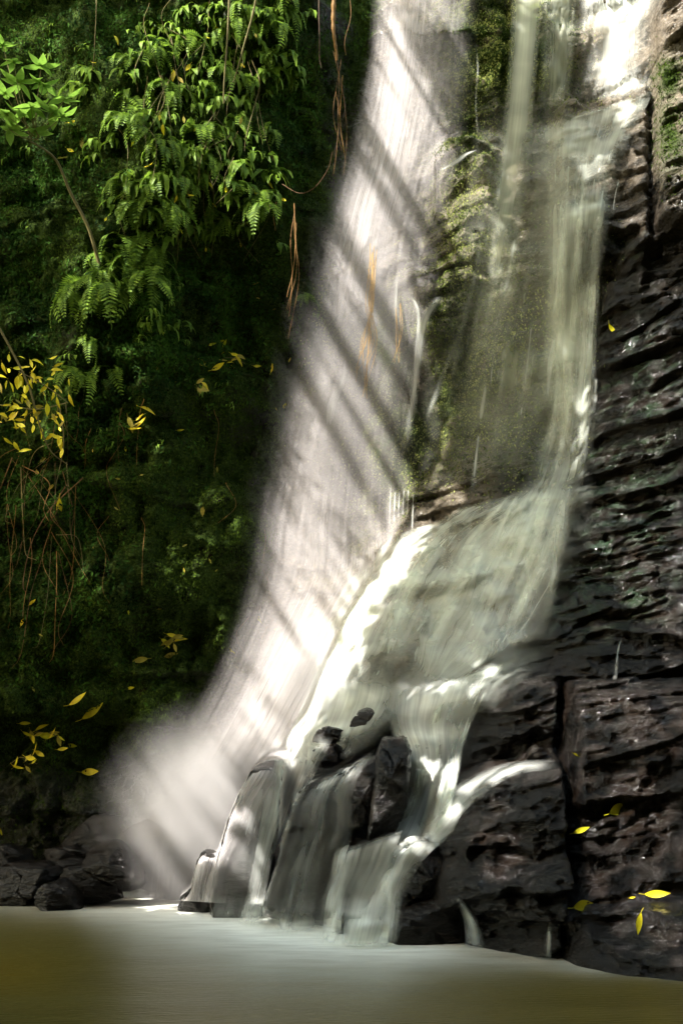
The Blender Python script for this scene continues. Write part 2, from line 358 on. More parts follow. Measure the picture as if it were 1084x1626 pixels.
pale = np.clip(MC * (.45 - .33 * sst(770, 800, PX) * sst(250, 400, PY) + 1.0 * blob(755,350,70,110) + .6 * blob(520,540,70,120)+.5*blob(970,60,70,90)) * (1 - sst(1000, 1100, PY)) + MR * .8 * blob(1060, 130, 60, 170) , 0, 1)  # centre blob paints the sunlit patch paler than the rock itself
cliff = mesh_np('cliff', np.stack([X, Y, Z], -1).reshape(-1, 3), grid_faces(len(gz), len(gx)), M_CLIFF,
                attrs={'moss': moss, 'algae': algae, 'pale': pale})
tag(cliff, kind='structure')
nc = len(gx)
def surf(x, z):
    """bilinear-ish lookup of the relief"""
    i = np.clip(np.searchsorted(gx, x) - 1, 0, len(gx) - 2); j = np.clip(np.searchsorted(gz, z) - 1, 0, len(gz) - 2)
    fx = (x - gx[i]) / (gx[i + 1] - gx[i]); fz = (z - gz[j]) / (gz[j + 1] - gz[j])
    return (Y[j, i] * (1 - fx) + Y[j, i + 1] * fx) * (1 - fz) + (Y[j + 1, i] * (1 - fx) + Y[j + 1, i + 1] * fx) * fz
TS = np.arange(4.5, 15.5, .03)
def hit_cliff(px, py):
    """distance along each pixel's ray to the relief"""
    px = np.asarray(px, float).ravel(); py = np.asarray(py, float).ravel(); out = np.empty(len(px))
    for s in range(0, len(px), 4000):
        d = rays(px[s:s + 4000], py[s:s + 4000]); Q = CAM + d[:, None] * TS[None, :, None]
        ins = (Q[..., 1] >= surf(Q[..., 0], Q[..., 2])) | (Q[..., 2] < 0)
        k = np.where(ins.any(1), ins.argmax(1), len(TS) - 1); r_ = np.arange(len(k)); lo = TS[np.maximum(k - 1, 0)]; hi = TS[k]
        for _ in range(7):
            md = (lo + hi) / 2; Qm = CAM + d * md[:, None]; im = (Qm[:, 1] >= surf(Qm[:, 0], Qm[:, 2])) | (Qm[:, 2] < 0); hi = np.where(im, md, hi); lo = np.where(im, lo, md)
        out[s:s + 4000] = hi
    return out

# ------------------------------------------------------------------ loose rocks
ROCKS = []
def outline_rock(label, pts, Yc, tf, tb, name='boulder', group=None, seed=0, box=4.2, cuts=10, rough=1.0, cat='rock'):
    """a boulder grown round a traced silhouette, with its own distance, depth in front (tf) and behind (tb)"""
    p = np.array(pts, float); c = p.mean(0); W = at(p[:, 0], p[:, 1], Yc); cw = W.mean(0)
    seg = np.linalg.norm(np.roll(W, -1, 0) - W, axis=1); cum = np.r_[0, np.cumsum(seg)]; n = 96
    s = np.linspace(0, cum[-1], n, endpoint=False); Wc = np.vstack([W, W[:1]])
    O = np.stack([np.interp(s, cum, Wc[:, i]) for i in range(3)], 1) - cw
    for _ in range(2): O = .25 * np.roll(O, 1, 0) + .5 * O + .25 * np.roll(O, -1, 0)
    m = 41; A = np.linspace(-math.pi / 2, math.pi / 2, m); V = []
    for a in A:
        r = abs(math.cos(a)) ** (2 / box * .8); h = math.copysign(abs(math.sin(a)) ** (2 / box), math.sin(a))
        V.append(O * max(r, .004) + np.array([0, -h * (tf if h > 0 else tb), 0]))
    V = np.array(V).reshape(-1, 3); rr = np.random.default_rng(seed + 100)
    sz = np.abs(O).max(); 
    for _ in range(cuts):                                     # flat broken faces
        nn = rr.normal(size=3); nn[1] = -abs(nn[1]); nn /= np.linalg.norm(nn); sup = (V @ nn).max(); off = sup * rr.uniform(.70, .93)
        e = V @ nn - off; V = V - np.maximum(e, 0)[:, None] * nn * .97
    U = V / (np.linalg.norm(V, axis=1, keepdims=True) + 1e-6); G = V + cw
    q_ = G[:, 2] * 5 + G[:, 0] * 2 + 1.5 * fbm(G[:, 0] * 2, G[:, 1] * 2, G[:, 2] * 2, 2, seed)
    dn = .05 * sz * fbm(G[:, 0] * 3, G[:, 1] * 3, G[:, 2] * 3, 4, seed) + .022 * fbm(G[:, 0] * 14, G[:, 1] * 14, G[:, 2] * 22, 4, seed + 5) - .018 * (np.abs((q_ % 1) - .5) < .06)
    V = V + U * (dn * rough)[:, None]
    i = np.arange(m - 1)[:, None] * n; j = np.arange(n)[None]; j2 = (j + 1) % n
    Fc = np.stack(np.broadcast_arrays(i + j, i + j2, i + n + j2, i + n + j), -1).reshape(-1, 4)
    o = mesh_np(name, V, Fc, M_ROCK, loc=cw); tag(o, label, cat, group); ROCKS.append((V + cw, Fc)); return o
outline_rock('tall leaning slab at the left of the cascade, bare dark edge and jagged tip above white water', [(322,1470),(338,1400),(352,1340),(372,1280),(398,1225),(424,1190),(450,1202),(446,1250),(436,1320),(424,1400),(414,1475)], 8.95, .16, .35, 'rock_slab', seed=1, cuts=6)
outline_rock('broad leaning slab right of the first slab, dark left edge under a thin veil', [(406,1488),(424,1420),(444,1355),(464,1290),(470,1262),(500,1238),(548,1225),(562,1300),(560,1400),(556,1490)], 8.45, .2, .4, 'rock_slab', seed=2, cuts=8)
outline_rock('shiny faceted black rock with sky glints, left half of the upright pair', [(536,1340),(540,1280),(548,1235),(566,1212),(596,1198),(612,1210),(612,1290),(590,1330),(560,1345)], 8.2, .16, .3, seed=3, cuts=12)
outline_rock('smooth upright black rock with rounded top, right half of the upright pair', [(580,1335),(590,1260),(596,1200),(606,1172),(630,1152),(650,1160),(651,1220),(642,1290),(622,1338)], 8.15, .22, .35, 'standing_rock', seed=4, cuts=5)
outline_rock('rounded block under the fork of the lower stream', [(538,1350),(560,1330),(640,1322),(650,1360),(632,1430),(612,1510),(530,1505),(536,1420)], 8.1, .2, .4, seed=5, cuts=7)
outline_rock('brown mossy boulder right of the lower stream', [(622,1400),(640,1350),(680,1330),(712,1345),(728,1385),(728,1430),(700,1450),(640,1440)], 7.75, .22, .35, seed=6, cuts=9)
outline_rock('low wet boulder at the waterline below the mossy one', [(606,1512),(616,1450),(650,1435),(720,1425),(742,1460),(752,1515)], 7.6, .2, .35, seed=7, cuts=9)
outline_rock('dark square block among the white water above the slabs', [(556,1196),(558,1146),(574,1124),(612,1116),(636,1130),(628,1158),(600,1172),(584,1196)], 9.0, .10, .3, seed=8, cuts=8)
outline_rock('round wet stone below two smaller ones in the cascade', [(494,1214),(497,1194),(512,1182),(542,1183),(549,1204),(526,1220)], 9.0, .12, .2, seed=9)
outline_rock('flat stone on top of the round one in the cascade', [(496,1178),(500,1158),(520,1152),(548,1158),(552,1180)], 9.1, .1, .2, seed=10)
outline_rock('misty pale stone left of the tall slab', [(272,1452),(284,1424),(304,1412),(312,1370),(324,1340),(348,1335),(354,1400),(344,1456)], 9.35, .14, .25, seed=14, box=2.6)
outline_rock('rounded stone half lost in the mist where the fall lands', [(190,1360),(200,1305),(235,1288),(270,1305),(280,1350),(250,1375)], 10.2, .2, .3, seed=16, cuts=6)
outline_rock('biggest angular black boulder at the left edge of the fall', [(134,1392),(136,1342),(158,1330),(190,1336),(216,1362),(230,1400),(214,1420),(180,1418)], 9.75, .25, .3, seed=17, cuts=22, box=5)
outline_rock('misty tilted slab behind the angular boulder', [(86,1350),(120,1312),(150,1292),(184,1296),(190,1345),(150,1362)], 10.3, .14, .3, 'rock_slab', seed=18)
outline_rock('dark pointed rock at the waterline left of the angular boulder', [(44,1432),(66,1408),(96,1394),(118,1412),(128,1445),(60,1448)], 9.5, .18, .3, seed=19, cuts=12)
outline_rock('dark rock with wet top between pointed and angular rocks', [(96,1400),(100,1378),(140,1366),(176,1392),(192,1430),(130,1436)], 9.8, .15, .3, seed=20, cuts=10)
outline_rock('broad black rock near the left frame edge', [(-30,1436),(-20,1385),(20,1368),(70,1366),(102,1384),(90,1420),(50,1436)], 9.85, .2, .3, seed=21, cuts=12)
outline_rock('flat brown slab lying behind the broad black rock', [(54,1368),(60,1350),(110,1342),(150,1356),(146,1380),(80,1384)], 10.1, .15, .3, 'rock_slab', seed=22)
outline_rock('small rusty stone beside the broad black rock', [(-20,1386),(-18,1348),(14,1338),(44,1352),(50,1376)], 10.2, .12, .3, seed=23)
outline_rock('little dark stone resting on the ledge left of the crack', [(838,1205),(838,1190),(850,1184),(864,1190),(866,1206)], 7.75, .05, .08, 'pebble', seed=24)
outline_rock('blocky foot rock at the waterline right of the crack', [(884,1540),(886,1470),(910,1440),(960,1436),(990,1460),(996,1545)], 6.85, .14, .3, seed=25, cuts=8)

VV, FF, off = [], [], 0
for V, Fc in ROCKS:
    VV.append(V); FF.append(np.asarray(Fc) + off); off += len(V)
bvh_rock = BVHTree.FromPolygons([tuple(v) for v in np.vstack(VV)], [tuple(int(q) for q in f) for f in np.vstack(FF)])
def hit(px, py, rocks=True):
    px = np.asarray(px, float); py = np.asarray(py, float); sh = px.shape
    t = hit_cliff(px, py); d = rays(px.ravel(), py.ravel())
    if rocks:
        o = Vector(CAM)
        for i in range(len(t)):
            if py.ravel()[i] > 1020:
                h = bvh_rock.ray_cast(o, Vector(d[i]), t[i])
                if h[3] is not None: t[i] = min(t[i], h[3])
    return t.reshape(sh)

# ------------------------------------------------------------------ water
def blur(a, n, ax):
    for _ in range(n):
        p = np.pad(a, [(1, 1) if i == ax else (0, 0) for i in range(2)], 'edge')
        a = (np.take(p, range(0, a.shape[ax]), ax) + 2 * a + np.take(p, range(2, a.shape[ax] + 2), ax)) / 4
    return a
def veil(name, label, rows, mat, Yfix=None, off=.05, nu=48, nv=None, sm=6, gain=1.0, cat='waterfall', group=None, parent=None, wob=0, seed=0, rocks=True, jit=0.0, fade=(.12, .06)):
    r = [(a, b, c, d) for a, b, c, d, *_ in rows]; E = np.array(r, float); n = len(rows)
    L = math.hypot(*(E[-1, :2] - E[0, :2])); nv = nv or max(12, int(L / 7))
    E = spline(E, nv); u = np.linspace(0, 1, nu)
    al = np.array([np.interp(u, np.linspace(0, 1, len(q[4])), q[4]) for q in rows])
    q = np.linspace(0, n - 1, nv); i = np.clip(q.astype(int), 0, n - 2); f = (q - i)[:, None]; f = f * f * (3 - 2 * f)
    A = al[i] * (1 - f) + al[i + 1] * f; A = blur(A, 2, 1)
    px = E[:, None, 0] * (1 - u) + E[:, None, 2] * u; py = E[:, None, 1] * (1 - u) + E[:, None, 3] * u
    A = np.clip(A * (1 + .35 * fbm(px * .012 + seed, py * .035, px * 0, 3, seed + 40)) * (1.12 if mat is not M_SPRAY else 1), 0, 1)
    if wob: px = px + wob * fbm(px * .02, py * .012, px * 0 + seed, 3, seed)
    t = hit(px, py, rocks); t0 = t
    if mat is not M_SPRAY:
        e_ = np.pad(t, 3, 'edge'); h_, g_ = t.shape; K = 3 if min(h_, g_) > 20 else 1
        tm = np.min([e_[3 + a_:3 + a_ + h_, 3 + b_:3 + b_ + g_] for a_ in range(-K, K + 1) for b_ in range(-1, 2)], axis=0); t0 = t; t = np.where(t0 - tm > .35, t0, tm) if rocks else tm
    ts = blur(blur(t, sm, 0), max(2, sm // 2), 1); ts = np.minimum(ts, t) - off
    if mat not in (M_SPRAY, M_HAZY) and nv > 22:
        tb = blur(blur(t0, 9, 0), 5, 1); sl_ = -np.gradient(tb, axis=0); sl_ = sl_ - blur(sl_, 40, 0); q_ = sst(-.012, .02, sl_)
        A = np.clip(A * (.62 + .75 * q_), 0, 1)
    vv = np.linspace(0, 1, nv)[:, None]
    A = A * (sst(0, fade[0], vv) if fade[0] else 1) * ((1 - sst(1 - fade[1], 1, vv)) if fade[1] else 1)
    d = rays(px, py)
    if Yfix is not None:
        yy = np.linspace(0, 1, len(Yfix)); Yv = np.interp(np.linspace(0, 1, nv), yy, Yfix)[:, None]
        tf = Yv / d[..., 1]; ts = np.minimum(tf, ts); ts = blur(ts, 3, 0)
    if jit: ts = ts - jit * (1 + fbm(px * .01, py * .006, px * 0 + seed, 2, seed + 3))
    W = CAM + d * ts[..., None]; W[..., 2] = np.maximum(W[..., 2], -.03)
    wd = np.linalg.norm(W[:, -1] - W[:, 0], axis=1).mean(); ln = np.r_[0, np.cumsum(np.linalg.norm(np.diff(W[:, nu // 2], axis=0), axis=1))]
    uvx = np.broadcast_to(u * wd + seed * 1.37, A.shape); uvy = np.broadcast_to(ln[:, None], A.shape)
    o = mesh_np(name, W.reshape(-1, 3), grid_faces(nv, nu), mat, parent, attrs={'dens': (A * gain).ravel()}, uv=np.stack([uvx, uvy], -1).reshape(-1, 2))
    if label: tag(o, label, cat, group)
    return o
# the big left fall: falling spray in several sheets, one behind the other
W1 = [(596,-60,765,-60,[0,.5,.8,.6,.45,.3,.2,0]),(590,60,752,60,[0,.55,.9,.65,.45,.3,.2,0]),(573,150,745,150,[0,.45,.85,.8,.6,.4,.2,0]),(550,250,728,250,[0,.4,.75,.85,.65,.5,.25,0]),
      (522,350,702,350,[0,.5,.9,.7,.45,.4,.25,0]),(498,450,690,450,[0,.45,.75,.5,.38,.4,.3,0]),(478,540,680,540,[0,.15,.3,.25,.35,.4,.3,0]),(446,640,662,640,[0,.2,.4,.22,.35,.4,.25,0]),
      (424,740,655,740,[0,.18,.5,.35,.28,.38,.2,0]),(404,830,655,830,[0,.2,.55,.5,.38,.4,.35,0]),(388,920,660,910,[0,.2,.5,.6,.65,.8,.95,.5]),(362,1010,595,1000,[0,.18,.45,.7,.95,1,1,.6]),
      (320,1100,545,1095,[0,.15,.4,.75,.95,1,.9,.1]),(270,1190,495,1190,[0,.15,.45,.8,.95,.9,.6,0]),(220,1280,440,1280,[0,.15,.5,.8,.9,.7,.4,0]),(205,1350,390,1360,[0,.2,.6,.8,.9,.7,.3,0]),(200,1425,370,1435,[0,.3,.7,.8,.8,.7,.3,0])]
main = empty('waterfall', at(340, 1430, 10.0)); main['label'] = 'tall pinkish white spray fall between the mossy cliff and the central rocks'; main['category'] = 'waterfall'
def under(o, root):
    o.parent = root; o.matrix_parent_inverse = Matrix.Translation(-root.location); return o
for k, (y0, y1, g) in enumerate(((11.35, 10.5, .52), (11.2, 10.3, .44), (11.05, 10.1, .38))):
    rr = [(a - 5 + 5 * k, b, c + 6 - 6 * k, d, al) for a, b, c, d, al in W1]
    under(veil('spray_curtain', None, rr, M_SPRAY, (y0, (y0 + y1) / 2 + .2, y1), nu=70, nv=230, fade=(0, 0), gain=g, seed=k, jit=.02), main)
def fall(label, rows, mat=M_VEIL, name='cascade', cat='cascade', **kw): return veil(name, label, rows, mat, cat=cat, **kw)
fall('narrow pale green column of water falling free at top centre', [(812,-60,868,-60,[0,.5,.85,.5,0]),(805,120,852,120,[0,.4,.7,.4,0]),(784,280,838,280,[0,.3,.5,.3,0]),(755,430,820,430,[0,.2,.32,.2,0]),(725,600,800,600,[0,.1,.16,.1,0])], M_HAZY, 'water_column', 'waterfall', Yfix=(10.6, 10.3), nu=24, fade=(0, .3))
hazy = fall('thin green veil drifting over the central rocks', [(760,120,960,120,[0,.15,.1,.1,0]),(745,250,955,230,[0,.22,.3,.3,0]),(720,400,945,400,[0,.3,.3,.3,0]),(680,560,940,560,[0,.3,.35,.3,0]),(650,700,925,700,[0,.25,.35,.3,0]),(640,800,915,770,[0,.3,.4,.4,0])], M_HAZY, 'water_veil', 'water veil', off=.14, sm=16, nu=60, nv=90, fade=(.3, .4), gain=.8)
fall('bright white fall pouring from the top right corner', [(925,-60,1042,-60,[0,.5,.95,.9,0]),(915,40,1040,40,[0,.35,.7,1,.3,0]),(915,100,1036,110,[0,.3,.6,.9,.3,0]),(900,170,1034,160,[0,.3,.55,.7,.3,0])], M_VEILW, 'waterfall', 'waterfall', off=.05, sm=5, fade=(0, .2))
fall('faint thin fall just left of the bright top right one', [(850,-60,925,-60,[0,.35,.5,0]),(855,80,915,80,[0,.3,.45,0]),(850,190,905,180,[0,.3,.3,0])], M_HAZY, 'waterfall', 'waterfall', off=.05, sm=5, fade=(0, .2))
long_veil = fall('long veil spilling left over the upper ledge and down to the apron', [(830,205,1034,142,[0,.5,.85,.8,.5]),(832,225,1030,160,[0,.5,.8,.8,.1]),(845,290,990,250,[0,.45,.7,.65,0]),(856,400,962,390,[0,.4,.6,.7,0]),(856,520,948,520,[0,.35,.6,.6,0]),(850,640,940,630,[0,.3,.5,.5,0]),(838,740,932,730,[0,.4,.55,.5,0]),(810,800,922,775,[.0,.6,.8,.5,0]),(770,860,905,845,[0,.5,.8,.4,0]),(730,920,890,915,[0,.4,.7,.3,0])], M_VEIL, 'waterfall', 'waterfall', off=.06, sm=6, nu=60, nv=180, fade=(.1, .08), gain=.75)
apron = fall('wide milky cascade sliding over the sloping rock apron', [(765,792,940,745,[0,.45,.8,.4,.1,0]),(700,822,935,796,[.2,.7,.5,.8,.6,.15,0]),(630,850,935,850,[.3,.9,.3,.6,.8,.3,.1,0]),(585,892,925,900,[.4,1,.3,.5,.85,.35,.12,0]),(545,945,910,950,[.4,1,.35,.3,.8,.6,.2,.08,0]),(515,998,895,1002,[.4,1,.4,.25,.75,.8,.3,.1,0]),(495,1055,870,1048,[.4,.9,.5,.25,.7,.85,.3,.1,0]),(485,1115,780,1105,[.3,.7,.5,.25,.7,.85,.3,0])], M_VEIL, off=.05, sm=6, nu=120, nv=120, rocks=False, fade=(.1, .12), gain=.85, wob=16)
fall('milky sheet spread across the right half of the apron', [(800,800,925,760,[0,.6,.8,.2,0]),(750,870,900,870,[0,.5,.8,.5,0]),(700,950,880,950,[0,.5,.8,.5,0]),(660,1020,860,1015,[0,.4,.8,.5,0]),(640,1090,800,1070,[0,.5,.85,.4,0])], M_VEILW, off=.08, sm=7, nu=70, nv=110, gain=.6, seed=4, rocks=False, fade=(.15, .2))
main_stream = fall('main lower stream running down to the pool beside the standing rock', [(600,1060,800,1050,[0,.3,.8,.7,0]),(610,1110,770,1100,[0,.6,.95,.5,0]),(615,1150,745,1150,[0,.6,1,.6,0]),(640,1200,735,1200,[0,.85,1,.5,0]),(636,1260,722,1260,[0,.95,1,.5,0]),(606,1320,712,1312,[0,.9,1,.6,0]),(580,1370,680,1360,[0,.8,1,.6,0]),(555,1430,640,1410,[0,.8,1,.4,0]),(538,1505,608,1505,[0,.9,1,.5,0])], M_VEILW, off=.05, sm=5, nu=40, rocks=False, fade=(.15, .02))
fall('thin ribbon of water running left from the deep crack', [(884,1205,884,1222,[0,.25,0]),(820,1208,822,1230,[0,.5,.1]),(770,1222,775,1256,[0,.65,.2]),(724,1248,736,1290,[0,.8,.3]),(690,1285,715,1325,[0,.9,.3]),(650,1320,690,1350,[.2,.9,.2])], M_VEILW, off=.03, sm=3, nu=20)
fall('veil arching over the rounded block left of the lower stream', [(532,1352,640,1315,[.1,.7,.85,.9]),(524,1385,620,1370,[.1,.6,.35,.8]),(512,1430,590,1430,[.1,.6,.2,.5,.2]),(500,1500,580,1505,[0,.6,.2,.6,.2])], M_THREAD, off=.04, sm=3, nu=40, seed=5)
fall('stream curling over the left side of the brown mossy boulder', [(640,1330,705,1332,[.3,.9,.6]),(612,1370,668,1372,[.2,.9,.2]),(600,1430,640,1430,[.2,.7,0]),(590,1505,630,1505,[.2,.7,0])], M_VEILW, off=.04, sm=4, nu=24, seed=6)
fall('thin veil over the broad leaning slab', [(500,1240,600,1185,[0,.7,.8,.3]),(478,1275,562,1250,[0,.65,.5,.1]),(462,1320,560,1320,[0,.35,.4,.0]),(444,1370,548,1362,[0,.5,.3,.4]),(428,1420,545,1420,[0,.6,.15,.4]),(408,1488,540,1490,[0,.6,.3,.6])], M_THREAD, off=.03, sm=3, nu=40, seed=7, gain=.75)
fall('white stream falling between the two leaning slabs', [(440,1150,530,1170,[.3,.9,.6,.2]),(436,1210,505,1220,[.2,.8,.9,.1]),(426,1270,478,1275,[.3,.95,.6,0]),(408,1340,456,1340,[.3,.9,.4,0]),(396,1400,438,1400,[.3,.7,.3,0]),(378,1470,425,1475,[.2,.6,.4,0])], M_VEILW, off=.04, sm=6, nu=24, seed=8)
fall('milky veil washing the face of the tall slab', [(398,1235,446,1240,[0,.6,.8]),(378,1285,440,1290,[0,.7,.85,.7]),(362,1340,432,1340,[0,.4,.85,.5]),(350,1400,424,1400,[0,.3,.6,.3]),(332,1466,418,1466,[.1,.6,.5,.3])], M_THREAD, off=.03, sm=3, nu=30, seed=9, gain=.85)
fall('white water tumbling through the small stones below the apron', [(515,1030,620,1040,[.8,.6,.3,0]),(495,1080,590,1085,[.9,.8,.5,0]),(475,1130,600,1135,[.9,.8,.5,.3]),(455,1180,575,1185,[.9,.7,.6,.3]),(445,1235,540,1225,[.6,.8,.5,.1])], M_VEILW, off=.04, sm=6, nu=50, seed=10, gain=1.0, fade=(.2, .2), rocks=False)
fall('thin spray blowing across the small stones above the slabs', [(500,1060,660,1062,[0,.7,.8,.7,.2,0]),(490,1110,655,1108,[0,.75,.7,.75,.4,0]),(475,1160,630,1150,[0,.7,.65,.6,.3,0]),(465,1215,590,1200,[0,.7,.5,.4,0])], M_SILK, off=.34, sm=14, nu=40, nv=40, seed=31, rocks=False, fade=(.3, .35), gain=.85)
fall('thin sheet sliding off the ledge right of the main stream', [(700,1085,870,1025,[.3,.5,.25,0]),(690,1115,845,1062,[.2,.3,.12,0]),(680,1160,810,1120,[.1,.15,.05,0])], M_VEIL, off=.04, sm=6, nu=30, seed=12, rocks=False)
def strands(parent_obj, rows, n, wr, ar, mat, off=.06, sm=5, seed=0, rocks=False, len_=(.35, 1.0), bias=None):
    rr = random.Random(seed); m = len(rows)
    for q in range(n):
        u0 = rr.random() if bias is None else min(1, max(0, rr.gauss(*bias))); dr = rr.gauss(0, .10); L = rr.uniform(*len_) * (m - 1); v0 = rr.uniform(0, (m - 1) - L); w_ = rr.uniform(*wr); a_ = rr.uniform(*ar); out = []
        for i in range(5):
            v = v0 + L * i / 4; k_ = min(int(v), m - 2); f = v - k_; A_, B_ = rows[k_], rows[k_ + 1]
            xl, yl, xr, yr = [A_[z] * (1 - f) + B_[z] * f for z in range(4)]; u = min(1, max(0, u0 + dr * i / 4))
            x, y = xl + (xr - xl) * u, yl + (yr - yl) * u; sx, sy = xr - xl, yr - yl; sl = math.hypot(sx, sy); hw = w_ * (.6 + .5 * i / 4) / 2
            den = np.interp(u, np.linspace(0, 1, len(A_[4])), A_[4])
            out.append((x - sx / sl * hw, y - sy / sl * hw, x + sx / sl * hw, y + sy / sl * hw, [0, .25 * a_, a_ * (.5 + .6 * den), .3 * a_, 0]))
        o = veil('strand', None, out, mat, off=off, nu=14, sm=sm, seed=seed + q, rocks=rocks, fade=(.35, .35)); o.parent = parent_obj; o.matrix_parent_inverse = Matrix.Translation(-parent_obj.location)
AP = [(770,785,925,742,[.4,.5,.8,.8,.1]),(700,832,912,800,[.7,.5,.6,.9,.2]),(645,866,905,855,[.9,.4,.5,.9,.3]),(600,915,892,905,[.9,.3,.5,.9,.4]),(565,968,876,955,[.8,.3,.5,.9,.5]),(540,1020,858,1005,[.7,.4,.5,.9,.5]),(520,1085,820,1050,[.5,.5,.7,.9,.3])]
strands(hazy, [(780,150,960,130,[.3,.3]),(770,300,950,280,[.3,.4]),(740,430,945,420,[.4,.5]),(700,560,940,560,[.4,.5]),(670,680,925,690,[.4,.5]),(655,790,915,770,[.4,.5])], 22, (5, 22), (.15, .5), M_SILK, .08, 6, 500, len_=(.15, .55))
strands(apron, AP, 44, (10, 46), (.35, .95), M_SILK, .07, 5, 200)
strands(long_veil, [(850,235,1020,160,[.4,.8,.8,.6]),(850,290,985,250,[.3,.7,.8,.3]),(856,400,958,390,[.2,.6,.8,.2]),(858,520,945,520,[.2,.6,.8,.1]),(852,640,938,630,[.2,.6,.8,.1]),(835,740,930,730,[.3,.6,.8,.1]),(800,800,922,770,[.3,.7,.8,.1])], 16, (10, 30), (.3, .8), M_SILK, .08, 5, 300, bias=(.5, .22))
strands(main_stream, [(620,1060,800,1050,[.3,.6,.9,.3]),(615,1110,770,1100,[.5,.8,.9,.2]),(620,1150,742,1150,[.5,.9,.9,.2]),(645,1200,728,1200,[.8,1,.8]),(636,1260,715,1260,[.8,1,.6]),(606,1320,705,1312,[.8,1,.6]),(580,1370,670,1360,[.8,1,.6]),(555,1430,635,1410,[.8,1,.5])], 14, (10, 26), (.4, .95), M_SILK, .08, 5, 400)
def trickle(label, pts, wpx, a=.8, **kw):
    rows = [(x - w_ / 2, y, x + w_ / 2, y, [0, a * s, 0]) for (x, y, w_, s) in [(p[0], p[1], wpx * (p[2] if len(p) > 2 else 1), p[3] if len(p) > 3 else 1) for p in pts]]
    return veil('trickle', label, rows, M_VEILW, off=kw.pop('off', .03), nu=8, nv=20, sm=3, cat='trickle', **kw)
trickle('short white spout falling into the pool below the deep crack', [(872,1466,.8,.3),(871,1485,1,.8),(870,1505,1.1,.9),(869,1524,1.3,.5)], 9, .75, fade=(.3,.1))
trickle('white spout fanning into the pool right of the low boulder', [(722,1422,.5,.3),(735,1440,.9,.7),(747,1465,1.4,.8),(752,1488,1.9,.7),(754,1506,2.4,.5)], 15, .8, fade=(.3,.1))
trickle('fine thread of water on the dark face at the far right', [(986,1012,.6,.6),(981,1030),(978,1055,1.2,.7),(975,1080,1.6,.3)], 5, .6)
trickle('fine thread beside the seam in the right cliff', [(982,285),(976,310),(971,345,1.3,.6)], 5, .5)
for i, (x, y0, y1) in enumerate(((627,778,830),(634,778,822),(641,776,818),(648,776,822),(656,780,842),(620,770,835))):
    trickle('thread of water dripping off the mossy lip above the apron', [(x, y0, .6), (x - 1, (y0 + y1) / 2), (x - 2, y1, 1.3, .6)], 3.2, .7, group='threads dripping from the mossy lip', off=.08)
for lab, q in (('rivulet with a curled white top in the middle of the spray fall', [(630,440),(628,500),(630,560,1.4,.4)]), ('forked rivulet just right of the golden roots', [(654,470),(664,500),(660,560),(655,640,1.6,.6)]),
               ('rivulet down the left edge of the mossy central bulge', [(700,470,3,.8),(675,505,2.5),(665,560,2),(655,640,2,.7),(640,720,2,.4)]), ('bright splash running over the pale moss at mid height', [(548,560,1.5,.5),(545,600,2),(528,640,4),(520,700,3,.4)]),
               ('faint rivulet low in the centre veil', [(760,685),(755,730),(750,780,1.5,.4)]), ('white lip of water on the knob at upper centre', [(758,237,1,.6),(740,244,2),(722,258,2),(700,270,1.5,.6)]),
               ('long faint thread down the upper central cleft', [(755,70,.4,.3),(758,110,.5,.6),(755,160,.5,.5),(758,215,.5,.3)]), ('rivulet beside the upper right veil', [(880,530,2,.6),(872,580,2),(868,640,2,.5)]), ('small rivulet below the right veil', [(945,600),(944,640,1,.5)])):
    trickle(lab, q, 7, .6, off=.1)

# ------------------------------------------------------------------ the pool
pxs = np.concatenate([np.linspace(-9, -4.2, 20, endpoint=False), np.linspace(-4.2, 4.2, 260, endpoint=False), np.linspace(4.2, 9, 20)])
pys = np.concatenate([np.linspace(-6, 2.5, 20, endpoint=False), np.linspace(2.5, 11.6, 340)])
PXg, PYg = np.meshgrid(pxs, pys); QX, QY = proj(PXg, np.maximum(PYg, .3), PXg * 0)
sh = pl(QX, [(-300,1425),(0,1432),(130,1440),(200,1425),(270,1440),(330,1458),(410,1478),(560,1492),(750,1500),(870,1518),(940,1535),(1084,1552),(1400,1590)])
dd = np.maximum(QY - sh, 0); nzf = fbm(PXg * .9, PYg * 2.6, PXg * 0, 4, 50)
wd = pl(QX, [(-100,16),(120,18),(220,46),(420,52),(600,44),(720,26),(860,16),(1000,7),(1084,5)])
am = pl(QX, [(-100,.25),(100,.35),(200,.9),(450,.95),(620,1),(720,.9),(850,.6),(1000,.3),(1084,.25)])
foam = am * np.exp(-(dd / (wd * 1.0)) ** 1.25) + .02 * np.exp(-(dd / 120)) * sst(60, 350, QX) * (1 - sst(700, 1000, QX)) * (1 + .4 * nzf)
gold = np.exp(-(((QX + 20) / 130) ** 2 + ((QY - 1545) / 40) ** 2))
m, t = new_mat('pool_water'); k = NT(t)
pos = k.n('ShaderNodeNewGeometry').outputs['Position']
mp = k.n('ShaderNodeMapping'); mp.inputs['Scale'].default_value = (.5, 1.6, 1); mp.inputs['Rotation'].default_value = (0, 0, R(6)); k.l(pos, mp.inputs[0])
nn = k.noise(mp.outputs[0], 2.2, 5, .55)
c = k.mix(k.rng(nn, .3, .7, 0, 1), (.088, .068, .013), (.105, .082, .018)); c = k.mix(k.attr('gold'), c, (.13, .085, .008))
fm = k.math('MULTIPLY', k.attr('foam'), k.rng(k.noise(mp.outputs[0], 5, 4), .2, .7, .75, 1.15), True)
c = k.mix(fm, c, (.86, .87, .80))
p = k.n('ShaderNodeBsdfPrincipled'); k.l(c, p.inputs['Base Color']); k.l(k.math('ADD', k.math('MULTIPLY', fm, .5), .30), p.inputs['Roughness'])
p.inputs['IOR'].default_value = 1.33; p.inputs['Specular IOR Level'].default_value = .35
